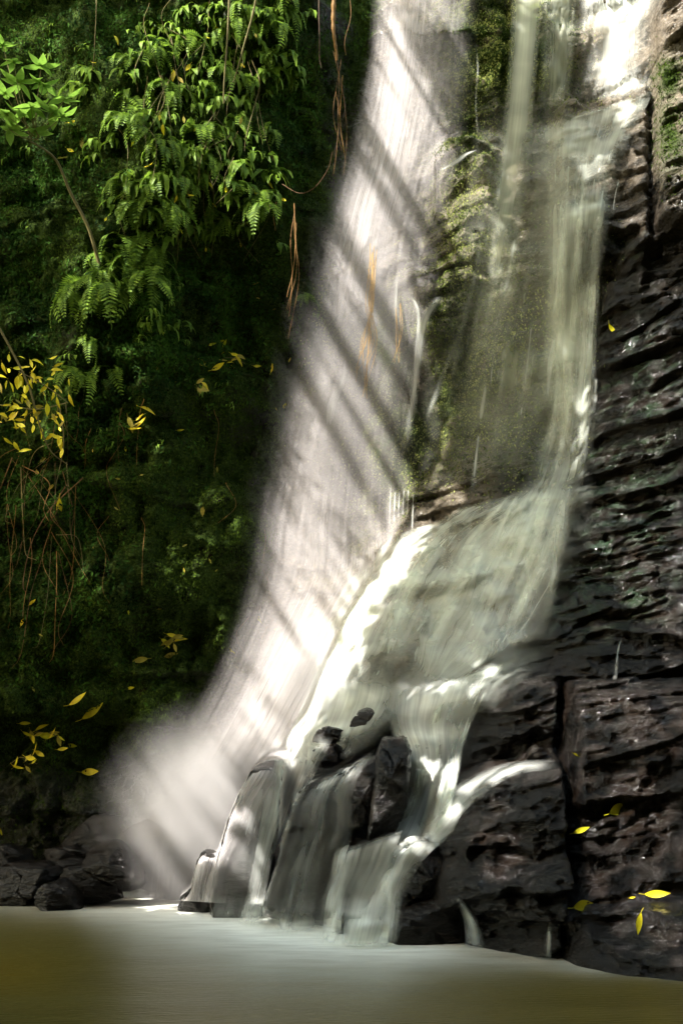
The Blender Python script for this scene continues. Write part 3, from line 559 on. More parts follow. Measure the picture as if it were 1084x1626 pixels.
mp3 = k.n('ShaderNodeMapping'); mp3.inputs['Scale'].default_value = (1.5, 7, 1); k.l(pos, mp3.inputs[0])
b = k.n('ShaderNodeBump', i_Strength=.5, i_Distance=.02); k.l(k.noise(mp3.outputs[0], 6, 3), b.inputs['Height']); k.l(b.outputs[0], p.inputs['Normal'])
o = k.n('ShaderNodeOutputMaterial'); k.l(p.outputs[0], o.inputs[0])
pool = mesh_np('water', np.stack([PXg, PYg, .006 * nzf], -1).reshape(-1, 3), grid_faces(len(pys), len(pxs)), m, attrs={'foam': foam, 'gold': gold}); tag(pool, kind='structure')

# ------------------------------------------------------------------ mist where the fall lands
def mist(label, c, rad, dens, seed, tilt=0):
    n = 40; mm = 24; th = np.linspace(0, 2 * math.pi, n, endpoint=False); ph = np.linspace(0, math.pi, mm); V = []
    for a in ph: V += [(math.sin(a) * math.cos(b_), math.sin(a) * math.sin(b_), math.cos(a)) for b_ in th]
    V = np.array(V); i = np.arange(mm - 1)[:, None] * n; j = np.arange(n)[None]; j2 = (j + 1) % n
    Fc = np.stack(np.broadcast_arrays(i + j, i + n + j, i + n + j2, i + j2), -1).reshape(-1, 4)
    m, t = new_mat('mist'); k = NT(t)
    tc = k.n('ShaderNodeTexCoord').outputs['Object']; ln = k.n('ShaderNodeVectorMath', operation='LENGTH'); k.l(tc, ln.inputs[0])
    fo = k.rng(ln.outputs['Value'], .0, .98, 1.0, 0); fo = k.math('MULTIPLY', fo, k.math('ADD', fo, .25)); ns = k.rng(k.noise(tc, 2.2 + seed * .3, 3), .3, .7, .5, 1.3)
    de = k.math('MULTIPLY', k.math('MULTIPLY', fo, ns), dens)
    v = k.n('ShaderNodeVolumePrincipled'); v.inputs['Color'].default_value = (.93, .90, .89, 1); v.inputs['Anisotropy'].default_value = .1; k.l(de, v.inputs['Density'])
    o = k.n('ShaderNodeOutputMaterial'); k.l(v.outputs[0], o.inputs['Volume'])
    ob = mesh_np('mist', V, Fc, m, loc=c); ob.scale = rad; ob.rotation_euler = (0, R(tilt), 0); tag(ob, label, 'mist', kind='stuff'); return ob
MIST = True
if MIST:
    mist('white mist boiling where the spray fall lands', at(345, 1300, 9.9), (1.2, .75, 1.15), 7.0, 0)
    mist('drifting spray around the tall fall', at(560, 560, 10.75), (.95, .45, 4.2), .75, 2, 12)
    mist('mist along the foot of the spray fall', at(490, 1090, 9.6), (.6, .45, .9), 2.0, 1)

# ------------------------------------------------------------------ moss and creeping leaves (nobody could count them)
gi = (X.ravel(), Y.ravel(), Z.ravel()); NR = NRM.reshape(-1, 3)
inview = ((PX > -260) & (PX < 1300) & (PY > -200) & (PY < 1500)).ravel()
area = (np.gradient(gx)[None] * np.gradient(gz)[:, None]).ravel() / np.maximum(.15, -NR[:, 1])
def scatter(name, mat, weight, n, s0, s1, kind_leaf='tri', droop=.5, out=.01, label=None):
    wgt = np.clip(weight, 0, None).ravel() * area * inview; wgt /= wgt.sum()
    idx = rng.choice(len(wgt), n, p=wgt); C = np.stack([g[idx] for g in gi], 1)
    C += rng.normal(0, .008, C.shape); N = NR[idx] + rng.normal(0, .45, (n, 3)); N /= np.linalg.norm(N, axis=1, keepdims=True)
    Dn = np.tile([0, 0, -1.0], (n, 1)) + rng.normal(0, droop, (n, 3)); Tn = Dn - (Dn * N).sum(1, keepdims=True) * N; Tn /= np.linalg.norm(Tn, axis=1, keepdims=True) + 1e-6
    B = np.cross(N, Tn); s = rng.uniform(s0, s1, (n, 1)); C += N * s * .3 + NR[idx] * out
    a = C - Tn * s; b_ = C + B * s * .42 + N * s * .1; c_ = C + Tn * s; d_ = C - B * s * .42 + N * s * .1
    V = np.stack([a, b_, c_, d_], 1).reshape(-1, 3); Fc = np.arange(4 * n).reshape(-1, 4)
    cl = fbm(C[:, 0] * 3, C[:, 1] * 3, C[:, 2] * 3, 3, 61); tone = np.clip(.5 + .9 * cl + rng.normal(0, .22, n), 0, 1)
    o = mesh_np(name, V, Fc, mat, smooth=False, attrs={'tone': np.repeat(tone, 4)}); tag(o, label, name.replace('_', ' '), kind='stuff'); return o
mossw = moss * sst(-.45, .15, fbm(X * 3, Y, Z * 3, 3, 71) + .15)
scatter('moss', M_MOSS, mossw, 190000, .008, .02, label='dense dark green moss coating the cliff')
mw = MC * mc * sst(-.5, .1, fbm(X * 2.5, Y, Z * 2.5, 3, 73)); scatter('moss', M_MOSS_LIT, mw, 30000, .008, .018, label='moss painted sunlit yellow green on the rocks between the falls')
cr = ML * np.clip(blob(60,340,110,110) + .8 * blob(270,520,120,90) + .7 * blob(90,680,110,170) + .6*blob(250,50,200,60) + .5 * blob(330,480,90,70) + .7*blob(450,180,40,110) + .3*blob(100,1000,90,120), 0, 1) * sst(-.4, .1, fbm(X * 2, Y, Z * 2, 3, 75))
scatter('creeping_leaves', M_CREEP, cr, 26000, .016, .032, droop=.8, out=.02, label='tiny round leaves creeping over the mossy cliff')

# ------------------------------------------------------------------ plants
def join(parts):
    V, Fq, off = [], [], 0
    for v, f in parts: V.append(np.asarray(v, float)); Fq += [tuple(int(q) + off for q in g) for g in f]; off += len(v)
    return np.vstack(V), Fq
def py_mesh(name, V, Fc, mat, attrs=None, smooth=True):
    me = bpy.data.meshes.new(name); me.from_pydata([tuple(v) for v in V], [], Fc); me.materials.append(mat)
    me.polygons.foreach_set('use_smooth', [smooth] * len(me.polygons))
    for n, a in (attrs or {}).items():
        q = me.attributes.new(n, 'FLOAT', 'POINT'); q.data.foreach_set('value', np.asarray(a, np.float32))
    me.update(); return me
def blade(base, tip, wdt, side, nseg=4, curl=.12, shape=1.0):
    """a leaf blade: two strips folded along the midrib"""
    base, tip = np.array(base, float), np.array(tip, float); ax = tip - base; L = np.linalg.norm(ax); ax /= L
    s = np.array(side, float); s -= s @ ax * ax; s /= np.linalg.norm(s) + 1e-9; nn = np.cross(ax, s); V = []; Fq = []
    for i in range(nseg + 1):
        t = i / nseg; w_ = wdt * math.sin(math.pi * min(.98, .06 + t * .92)) ** shape * (1 - .25 * t); mid = base + ax * L * t - nn * curl * L * t * t
        V += [mid - s * w_ + nn * w_ * .25, mid, mid + s * w_ + nn * w_ * .25]
    for i in range(nseg): a = 3 * i; Fq += [(a, a + 1, a + 4, a + 3), (a + 1, a + 2, a + 5, a + 4)]
    return V, Fq
def frond(L, npair, pl_, seed, droop=1.0):
    """a pinnate fern frond that leans out and hangs down; local +Y is away from the cliff"""
    r = random.Random(seed); parts = []; n = 14; side = r.uniform(-.25, .25); P_ = []
    for i in range(n + 1):
        t = i / n; P_.append((side * L * t + .04 * L * math.sin(t * 5 + seed), L * (.42 * math.sin(t * 1.9)), L * (.22 * math.sin(t * 2.2) - droop * .95 * t ** 1.6)))
    P_ = np.array(P_); V, Fq = tube_np(P_, np.linspace(.0035, .0012, n + 1), 4); parts.append((V, Fq)); tones = [.2] * len(V)
    for i in range(npair):
        t = .12 + .86 * i / npair; q = t * n; a = int(q); f = q - a; c = P_[a] * (1 - f) + P_[min(a + 1, n)] * f; tn = P_[min(a + 1, n)] - P_[a]; tn /= np.linalg.norm(tn)
        ll = pl_ * L * (math.sin(math.pi * min(1, .18 + t * .82)) ** .7) * r.uniform(.85, 1.1)
        for sg in (-1, 1):
            d = np.array([sg * 1.0, .1, 0]) + tn * .55 + np.array([0, 0, -.15]); d /= np.linalg.norm(d)
            v, f_ = blade(c, c + d * ll, L * .38 / npair, tn, 3, .15); parts.append((v, f_)); tn_ = r.uniform(.25, .9); tones += [tn_] * len(v)
    V, Fq = join(parts); return V, Fq, tones
def strap(L, wdt, seed):
    r = random.Random(seed); s = r.uniform(-.4, .4); n = 8; V = []; Fq = []
    for i in range(n + 1):
        t = i / n; c = np.array([s * L * t, L * .45 * math.sin(t * 1.8), L * (.18 * math.sin(t * 2) - .95 * t ** 1.5)]); w_ = wdt * math.sin(math.pi * (.05 + .94 * t)) ** .7 * (1 + .12 * math.sin(i * 2.6 + seed))
        sd = np.array([1, 0, -.3 * s]); V += [c - sd * w_ + np.array([0, w_ * .25, 0]), c, c + sd * w_ + np.array([0, w_ * .25, 0])]
    for i in range(n): a = 3 * i; Fq += [(a, a + 1, a + 4, a + 3), (a + 1, a + 2, a + 5, a + 4)]
    return V, Fq, [r.uniform(.3, .9)] * len(V)
FR = []
for i in range(14):
    V, Fq, tn = frond((.42, .34, .5)[i % 3], (15, 11, 18)[i % 3], (.20, .27, .17)[i % 3], i, (1.0, .8, 1.1)[(i // 2) % 3]); FR.append(py_mesh('frond', V, Fq, M_FERN, {'tone': tn}))
ST = []
for i in range(12):
    V, Fq, tn = strap((.26, .19, .15)[i % 3], (.026, .032, .022)[i % 3], i + 20); ST.append(py_mesh('leaf', V, Fq, M_FERN, {'tone': tn}))
def cliff_pt(px, py, off=0.0):
    t = hit_cliff([px], [py])[0] - off; return CAM + rays(np.array([px]), np.array([py]))[0] * t
def plant(px, py, kind, scale, label, group, cat):
    p = cliff_pt(px, py, .02); root = empty('fern' if kind == 'fern' else 'strap_leaved_plant', p, (0, 0, math.pi + random.uniform(-.5, .5)))
    tag(root, label, cat, group)
    n = random.randint(5, 8) if kind == 'fern' else random.randint(7, 11)
    for q in range(n):
        me = random.choice(FR if kind == 'fern' else ST)
        o = bpy.data.objects.new('frond' if kind == 'fern' else 'leaf', me); COL.objects.link(o); o.parent = root
        a = (q / (n - 1) - .5) * 2.6 + random.uniform(-.25, .25); s = scale * random.uniform(.65, 1.15)
        o.rotation_euler = (random.uniform(-.25, .35), random.uniform(-.25, .25), a); o.scale = (s * random.choice((-1, 1)), s, s)
        o.location = (random.uniform(-.05, .05), 0, random.uniform(-.04, .04))
    return root
zones = [(200,240,200,260,34,'strap',.3,'tiny leafy plant clinging to the upper mossy cliff','tiny plants on the upper cliff'),(200,640,200,120,16,'strap',.26,'tiny leafy plant clinging to the middle of the mossy cliff','tiny plants on the middle cliff'),(395,70,45,70,14,'mix',.62,'leafy plant at the upper right of the fern curtain','plants at the upper right of the curtain'),(235,130,45,60,12,'mix',.6,'plant at the upper left fringe of the fern curtain','plants at the upper left of the curtain'), # cx, cy, rx, ry, n, kind, scale, label, group
 (330,60,120,60,48,'mix',.62,'hanging plant at the top of the sunlit fern curtain','ferns at the top of the curtain'),
 (310,190,120,80,74,'mix',.66,'fern hanging in the thick sunlit middle of the fern curtain','ferns in the middle of the curtain'),
 (300,310,125,70,70,'mix',.66,'drooping plant in the lower half of the fern curtain','ferns in the lower half of the curtain'),
 (200,420,60,45,18,'fern',.72,'feathery fern at the bottom left tip of the fern curtain','ferns at the bottom tip of the curtain'),
 (150,475,40,30,8,'fern',.75,'loose fern hanging below the tip of the fern curtain','ferns below the tip of the curtain'),
 (120,125,30,20,4,'strap',.7,'small dark strap leaved plant right of the young sapling','strap leaved plants beside the sapling'),
 (160,220,30,40,4,'strap',.7,'small plant between the sapling and the fern curtain','plants between sapling and curtain'),
 (455,25,40,30,9,'mix',.62,'leafy plant at the top beside the thick hanging root','plants beside the thick hanging root'),
 (440,120,30,45,9,'strap',.7,'strap leaved plant left of the thick hanging root','strap leaved plants left of the thick root'),
 (410,290,30,60,9,'strap',.75,'strap leaved plant at the right fringe of the curtain','plants at the right fringe of the curtain'),
 (140,600,50,20,3,'fern',.7,'sparse fern above the tangle of dry vines','ferns above the dry vines'),
 (235,500,60,30,6,'strap',.55,'little leafy plant in the shade under the curtain','plants in the shade under the curtain')]
for cx, cy, rx, ry, n, kd, s, lab, grp in zones:
    for q in range(n):
        a, r_ = random.uniform(0, 6.28), math.sqrt(random.random()) ; x, y = cx + rx * r_ * math.cos(a), cy + ry * r_ * math.sin(a)
        kk = kd if kd != 'mix' else random.choice(('fern', 'strap', 'strap')); plant(x, y, kk, s * 1.45 * random.uniform(.75, 1.2), lab, grp, 'fern' if kd == 'fern' else 'plant')
for (x, y, s, lab) in ((487,470,.55,'small fern at the left edge of the lit moss beside the fall'),(505,500,.5,'small green plant on the lit moss beside the fall'),(445,385,.6,'strap leaved plant beside the lone orange root'),(300,540,.4,'short fern by the end of the yellow twig'),(140,545,.8,'feathery fern alone above the dark hollow'),(420,145,.7,'broad leaved plant catching sun near the thick root')):
    plant(x, y, 'strap' if 'strap' in lab or 'plant' in lab else 'fern', s, lab, None, 'fern' if 'fern' in lab else 'plant')

# leaves one by one
def leaf_mesh(seed, L=.1, wdt=.022, mat=M_YEL):
    r = random.Random(seed); v, f = blade((0, 0, 0), (L, 0, 0), wdt, (0, 1, 0), 8, r.uniform(-.7, .7)); v2, f2 = tube_np([(0, 0, 0), (-.012, 0, .002), (-.028, .003, .006)], .0012, 4)
    V, Fq = join([(v, f), (v2, f2)]); return py_mesh('leaf', V, Fq, mat)
LM = [leaf_mesh(i, wdt=.018 + .004 * (i % 3)) for i in range(5)]; LO = [leaf_mesh(i + 9, mat=M_OLIVE) for i in range(3)]; LG = [leaf_mesh(i + 30, wdt=.026, mat=M_FERN_Y) for i in range(4)]
for me in LG:
    q = me.attributes.new('tone', 'FLOAT', 'POINT'); q.data.foreach_set('value', np.full(len(me.vertices), .5, np.float32))
def leaf(px, py, lpx, ang, label, group=None, mats=None, d=.03, tilt=None, dep=None):
    p = cliff_pt(px, py, d) if dep is None else at(px, py, dep); dist = np.linalg.norm(p - CAM); s = lpx * dist / F / .1
    t_hit = hit(np.array([px]), np.array([py]))[0]
    if dep is None and t_hit - d < dist: p = CAM + rays(np.array([px]), np.array([py]))[0] * (t_hit - d)
    o = bpy.data.objects.new('leaf', random.choice(mats or LM)); COL.objects.link(o)
    ti = random.uniform(-.5, .5) if tilt is None else tilt
    o.rotation_euler = (Matrix.Rotation(-R(ang), 4, 'Y') @ Matrix.Rotation(R(80) + ti, 4, 'X')).to_euler()
    o.location = p - np.array([math.cos(R(ang)), 0, math.sin(R(ang))]) * .05 * s; o.scale = (s, s, s); tag(o, label, 'leaf', group); return o
single = [
 (985,1283,36,25,'large bright yellow leaf lying on the right ledge'),(915,1198,12,-20,'small yellow leaf on the rock right of the crack'),(922,1318,24,20,'yellow green leaf caught beside the deep crack'),
 (930,1437,36,12,'torn yellow leaf on the low right ledge'),(1042,1420,34,0,'long yellow leaf flat on the far right ledge'),(1003,1425,9,10,'tiny yellow leaf between the two ledge leaves'),(1012,1466,30,-110,'curled yellow leaf hanging below the far right ledge'),
 (970,525,22,-75,'lone yellow green leaf on the dark wall right of the falls'),(145,1226,28,0,'yellow leaf lying alone on the wet ledge left of the fall'),(411,983,15,-70,'yellow leaf pressed on the cliff edge beside the spray'),
 (367,1032,14,-20,'small yellow leaf above the rock hollow beside the spray'),(272,1040,22,15,'pointed yellow leaf right of a faded one on the lower cliff'),(222,1048,24,-170,'faded leaf left of the pointed one on the lower cliff'),(126,1112,32,25,'yellow green leaf above a torn one on the lower left cliff'),
 (150,1130,40,32,'torn yellow leaf on the lower left cliff'),(40,1148,16,5,'small yellow leaf at the lower left beside dry stems'),(115,1184,18,-8,'small yellow leaf right of the leafy tuft at lower left'),(208,1092,12,15,'tiny yellow leaf on bare rock of the lower cliff'),
 (2,1322,9,-80,'yellow leaf at the very left edge above the rocks'),(409,309,20,-60,'big yellow leaf at the right fringe of the fern curtain'),(382,389,8,-80,'tiny yellow leaf under the fern curtain'),(460,572,8,60,'small leaf at the right end of the mossy cliff'),
 (433,585,14,70,'yellow leaf near the right end of the yellow twig'),(409,582,12,-10,'small yellow leaf near the right end of the yellow twig'),(452,645,11,-110,'yellow leaf on the moss edge beside the spray'),(287,684,13,-5,'little yellow leaf on open moss in the middle of the cliff'),
 (199,714,10,-90,'small leaf hanging left of the open moss'),(322,812,18,-90,'pale leaf hanging low on the open moss'),(235,648,24,-10,'greenish yellow leaf at the end of a bent twig'),(262,527,12,60,'small yellow leaf left of the yellow twig'),(262,265,0,0,''),
 (118,192,18,20,'oval yellow leaf right of the sapling'),(98,250,18,15,'faded leaf below the sapling'),(131,226,20,-90,'faded leaf hanging below the sapling on the right'),(113,240,14,-35,'narrow yellow leaf below the sapling'),(237,264,14,10,'small yellow leaf in the middle of the curtain'),
 (95,807,30,-85,'long orange leaf hanging in the dry vines'),(70,728,16,50,'faded leaf in the upper dry vines'),(82,773,12,50,'small faded leaf in the dry vines'),(60,752,14,-70,'faded leaf above the hollow in the vines'),(52,956,14,40,'leaf on the shaded lower left moss'),(36,988,12,70,'leaf on the dark moss at lower left'),
 (254,130,14,-80,'brownish leaf in the upper curtain'),(204,972,9,-80,'tiny yellow leaf on the lower dark moss'),(337,548,14,0,'yellow leaf above the left end of the yellow twig'),(350,543,14,15,'yellow leaf standing on the yellow twig'),(357,546,12,60,'upright leaf on the yellow twig'),
 (318,573,30,5,'long yellow leaf at the left of the yellow twig'),(362,578,26,15,'largest leaf cluster piece on the yellow twig'),(347,583,22,25,'leaf below the middle of the yellow twig'),(607,1108,5,-20,'tiny brown leaf on the dark square block')]
for (x, y, l, a, lab) in single:
    if l: leaf(x, y, l, a, lab, mats=LO if ('faded' in lab or 'pale' in lab or 'brown' in lab) else LM)
for q in range(26):                                    # scattered little leaves nobody could tell apart
    leaf(random.uniform(10, 440), random.uniform(420, 1150), random.uniform(5, 10), random.uniform(-120, 60), 'tiny faded leaf stuck on the dark moss of the left cliff', 'tiny leaves on the dark moss', LO)
for q in range(30):
    leaf(random.gauss(310, 70), random.uniform(30, 400), random.uniform(8, 15), random.uniform(-120, -30), 'yellowed leaf caught among the ferns of the curtain', 'yellowed leaves in the fern curtain', LO + LM, d=random.uniform(.08, .25))
def tuft(px, py, n, spread, lab):
    root = empty('leafy_sprig', cliff_pt(px, py, .03)); tag(root, lab, 'sprig'); L = Vector(root.location)
    V, Fq = tube_np(np.array([(-spread, 0, -.02), (-spread * .3, -.05, .03), (spread * .4, -.06, .02), (spread, -.03, -.03)]), .004, 5)
    s = bpy.data.objects.new('twig', py_mesh('twig', V, Fq, M_STEM)); COL.objects.link(s); s.parent = root
    for q in range(n):
        o = bpy.data.objects.new('leaf', random.choice(LM + LO)); COL.objects.link(o); o.parent = root
        o.location = (random.uniform(-spread, spread), random.uniform(-.1, -.02), random.gauss(0, .04)); o.rotation_euler = (R(70) + random.uniform(-.6, .6), random.uniform(-1.2, 1.4), random.uniform(-.4, .4)); s_ = random.uniform(.7, 1.3); o.scale = (s_, s_, s_)
tuft(70, 1168, 12, .18, 'yellow green leafy sprig at the lower left'); tuft(40, 1208, 8, .12, 'smaller yellow sprig below the leafy one at lower left'); tuft(268, 1016, 8, .07, 'bushy yellow sprig on the lower cliff'); tuft(212, 680, 7, .06, 'yellow sprig under the bent twig'); tuft(320, 617, 5, .04, 'pale star shaped sprig on open moss'); tuft(365, 575, 10, .16, 'twig of yellow leaves crossing the upper moss')

# ------------------------------------------------------------------ sapling, fallen branch, vines, roots
def tube_obj(name, P_, rad, mat, parent=None, n=6):
    V, Fq = tube_np(P_, rad, n); o = bpy.data.objects.new(name, py_mesh(name, V, Fq, mat)); COL.objects.link(o)
    if parent: under(o, parent)
    return o
sap = empty('sapling', at(160, 420, 10.1)); tag(sap, 'slender young sapling with bright green leaf whorls at upper left', 'sapling')
tube_obj('trunk', at(*spline([(158,420),(140,360),(112,305),(92,258),(72,238),(48,224)], 24).T, np.linspace(10.1, 9.4, 24)), np.linspace(.02, .009, 24), M_STEM, sap)
heads = [(22,98,.9),(66,104,1),(30,130,1.2),(70,134,1),(104,156,1.2),(50,170,1.4),(85,178,1.2),(10,180,1.2),(15,205,1.1),(55,207,1),(8,147,.8),(100,185,1.1),(5,72,1),(35,182,1.1)]
for i, (x, y, s) in enumerate(heads):
    tip = at(x, y, 9.2 + .04 * (i % 5)); base = at(50 + (i % 3) * 6, 222 - (i % 4) * 4, 9.45); mid = (tip * .5 + base * .5) + np.array([0, -.03, -.05])
    b_ = tube_obj('branch', spline([base, mid, tip], 10), np.linspace(.006, .0025, 10), M_STEM, sap, 5)
    for q in range(6):
        o = bpy.data.objects.new('leaf', random.choice(LG)); COL.objects.link(o); o.parent = b_
        a = q * 1.047 + i; s = s * 1.04; o.rotation_euler = Euler((random.uniform(-.3, .3), .25 + random.uniform(-.2, .3), a)); s_ = s * random.uniform(1.0, 1.5); o.scale = (s_, s_, s_); o.location = tip
br = empty('fallen_branch', at(60, 640, 10.0)); tag(br, 'bare leaning branch with a mass of yellow leaves around it at left', 'branch')
tube_obj('stem', at(*spline([(-30,470),(10,540),(45,610),(62,670),(80,715),(108,738)], 24).T, np.linspace(9.6, 10.1, 24)), np.linspace(.014, .005, 24), M_STEM, br)
tube_obj('twig', at(*spline([(-30,640),(20,645),(60,650),(105,640)], 14).T, np.linspace(9.9, 10.0, 14)), .006, M_STEM, br, 5)
tube_obj('twig', at(*spline([(30,590),(60,605),(90,625),(108,640)], 14).T, np.linspace(9.8, 9.9, 14)), .005, M_STEM, br, 5)
for q in range(95):
    if q < 40: x, y = random.gauss(45, 26), 560 + abs(random.gauss(0, 1)) * 18 + random.uniform(0, 50)
    elif q < 75: x, y = random.uniform(-10, 100), random.gauss(655, 16)
    else: x, y = random.uniform(0, 110), random.uniform(600, 720)
    o = bpy.data.objects.new('leaf', random.choice(LM + LM + LO)); COL.objects.link(o); under(o, br)
    o.location = at(x, y, random.uniform(9.7, 10.05)); o.rotation_euler = (R(80) + random.uniform(-.7, .7), random.uniform(-1.0, 1.9), random.uniform(-.4, .4)); s_ = random.uniform(.55, 1.1); o.scale = (s_, s_, s_)
def vine(pts, r0, mat, label, group=None, name='vine', dep=None, cat='vine', wig=3, off=.05, n=30):
    q = spline(pts, n); ph = random.uniform(0, 6); q[:, 0] += wig * np.sin(np.linspace(0, 7, n) + ph) * np.linspace(0, 1, n); q[:, 1] += wig * .6 * np.cos(np.linspace(0, 5, n) + ph)
    if dep is None:
        t = hit_cliff(q[:, 0], q[:, 1]); ts = blur(t[:, None], 12, 0)[:, 0]; ts = np.minimum(t, ts) - off; P_ = CAM + rays(q[:, 0], q[:, 1]) * ts[:, None]
    else: P_ = at(q[:, 0], q[:, 1], np.linspace(dep[0], dep[1], n))
    c = P_[0].copy(); V, Fq = tube_np(P_ - c, np.linspace(r0, r0 * .45, n) * (1 + .15 * np.sin(np.arange(n) * 1.7)), 5)
    o = bpy.data.objects.new(name, py_mesh(name, V, Fq, mat)); COL.objects.link(o); o.location = c; tag(o, label, cat, group); return o
for q in range(34):
    x0, y0 = random.choice(((90,720),(60,740),(115,770),(30,730),(95,640),(20,800),(75,860))); x0 += random.gauss(0, 14); y0 += random.gauss(0, 12)
    x1, y1 = x0 + random.gauss(-8, 38), y0 + random.uniform(50, 170)
    vine([(x0, y0), ((x0 + x1) / 2 + random.gauss(0, 16), (y0 + y1) / 2 + random.gauss(0, 12)), (x1, y1), (x1 + random.gauss(0, 14), y1 + random.uniform(5, 40))], random.choice((.002, .003, .004, .006)), random.choice((M_ROOT, M_ROOT, M_STEM)), 'dry orange brown vine in the tangle at lower left', 'dry vines in the tangle')
for q in range(14):
    x0, y0 = random.uniform(130, 440), random.uniform(560, 1000); vine([(x0, y0), (x0 + random.gauss(0, 12), y0 + 30), (x0 + random.gauss(0, 12), y0 + random.uniform(50, 110))], .003, M_ROOT, 'thin dead stalk hanging on the dark moss', 'thin stalks on the dark moss')
for q in range(34):
    x0, y0 = random.uniform(180, 430), random.uniform(-20, 330); vine([(x0, y0), (x0 + random.gauss(0, 20), y0 + 40), (x0 + random.gauss(0, 22), y0 + random.uniform(60, 140))], .003, M_STEM, 'thin stem winding among the ferns of the curtain', 'thin stems in the fern curtain', off=.2)
vine([(366,-30),(362,40),(358,110),(355,165)], .013, M_STEM, 'straight greenish stem hanging in front of the curtain, left of two', dep=(9.7, 10.0), wig=1)
vine([(412,-30),(400,30),(385,80),(370,130)], .013, M_STEM, 'slanting pale stem hanging in front of the curtain, right of two', dep=(9.7, 10.0), wig=1)
vine([(154,-30),(153,30),(150,70),(147,112)], .006, M_STEM, 'thin straight stem hanging at the top left', dep=(9.8, 10.0), wig=1)
vine([(400,95),(412,130),(405,165),(392,215),(388,240)], .006, M_STEM, 'looping stem at the right of the curtain', off=.25, wig=1)
vine([(530,-30),(530,40),(533,95)], .03, M_ROOT, 'thick brown root hanging at the top beside the fall', name='hanging_root', dep=(10.15, 10.3), cat='root', wig=2)
for q in range(8): vine([(536 + random.gauss(0, 5), 90 + random.uniform(-20, 60)), (538 + random.gauss(0, 6), 180), (541 + random.gauss(0, 7), random.uniform(210, 300))], .003, random.choice((M_ROOT, M_BARK)), 'fine rootlet in the bundle under the thick hanging root', 'rootlets under the thick root', 'rootlet', (10.3, 10.35), 'root', 2)
vine([(553,-30),(556,20),(550,60),(549,88)], .004, M_ROOT, 'thin pale root right of the thick one', name='hanging_root', dep=(10.2, 10.3), cat='root')
vine([(507,-20),(506,60),(512,110)], .008, M_BARK, 'dark stem left of the thick hanging root', dep=(10.2, 10.3))
vine([(448,292),(475,307),(500,298),(520,270),(527,240)], .004, M_ROOT, 'thin root arching from the cliff towards the fall', dep=(10.5, 10.3), name='hanging_root', cat='root', wig=1)
for q in range(5): vine([(468 + random.gauss(0, 1), 322 + 8 * q), (467 + random.gauss(0, 3), 380), (464 + random.gauss(0, 4), 440), (457 + random.gauss(0, 3), random.uniform(470, 545))], .006 if q == 0 else .003, M_ROOT, 'orange root dangling near the right edge of the mossy cliff', 'dangling orange roots', 'hanging_root', (10.5, 10.5), 'root', 1.5)
vine([(438,320),(436,340),(434,365)], .005, M_ROOT, 'short orange root left of the dangling ones', name='hanging_root', cat='root')
for q in range(16): vine([(592 + random.gauss(0, 3), random.uniform(385, 430)), (590 + random.gauss(0, 4), 480), (585 + random.gauss(0, 6), 540), (577 + random.gauss(0, 6), random.uniform(560, 640))], .0035, M_GOLD, 'golden rootlet in the bundle hanging inside the fall', 'golden roots inside the fall', 'rootlet', (10.75, 10.7), 'root', 2)
for q in range(5): vine([(632 + random.gauss(0, 3), random.uniform(480, 500)), (630 + random.gauss(0, 3), 530), (626 + random.gauss(0, 4), 575)], .003, M_GOLD, 'fine tan rootlet right of the golden bundle', 'tan rootlets right of the golden bundle', 'rootlet', (10.75, 10.7), 'root', 1)

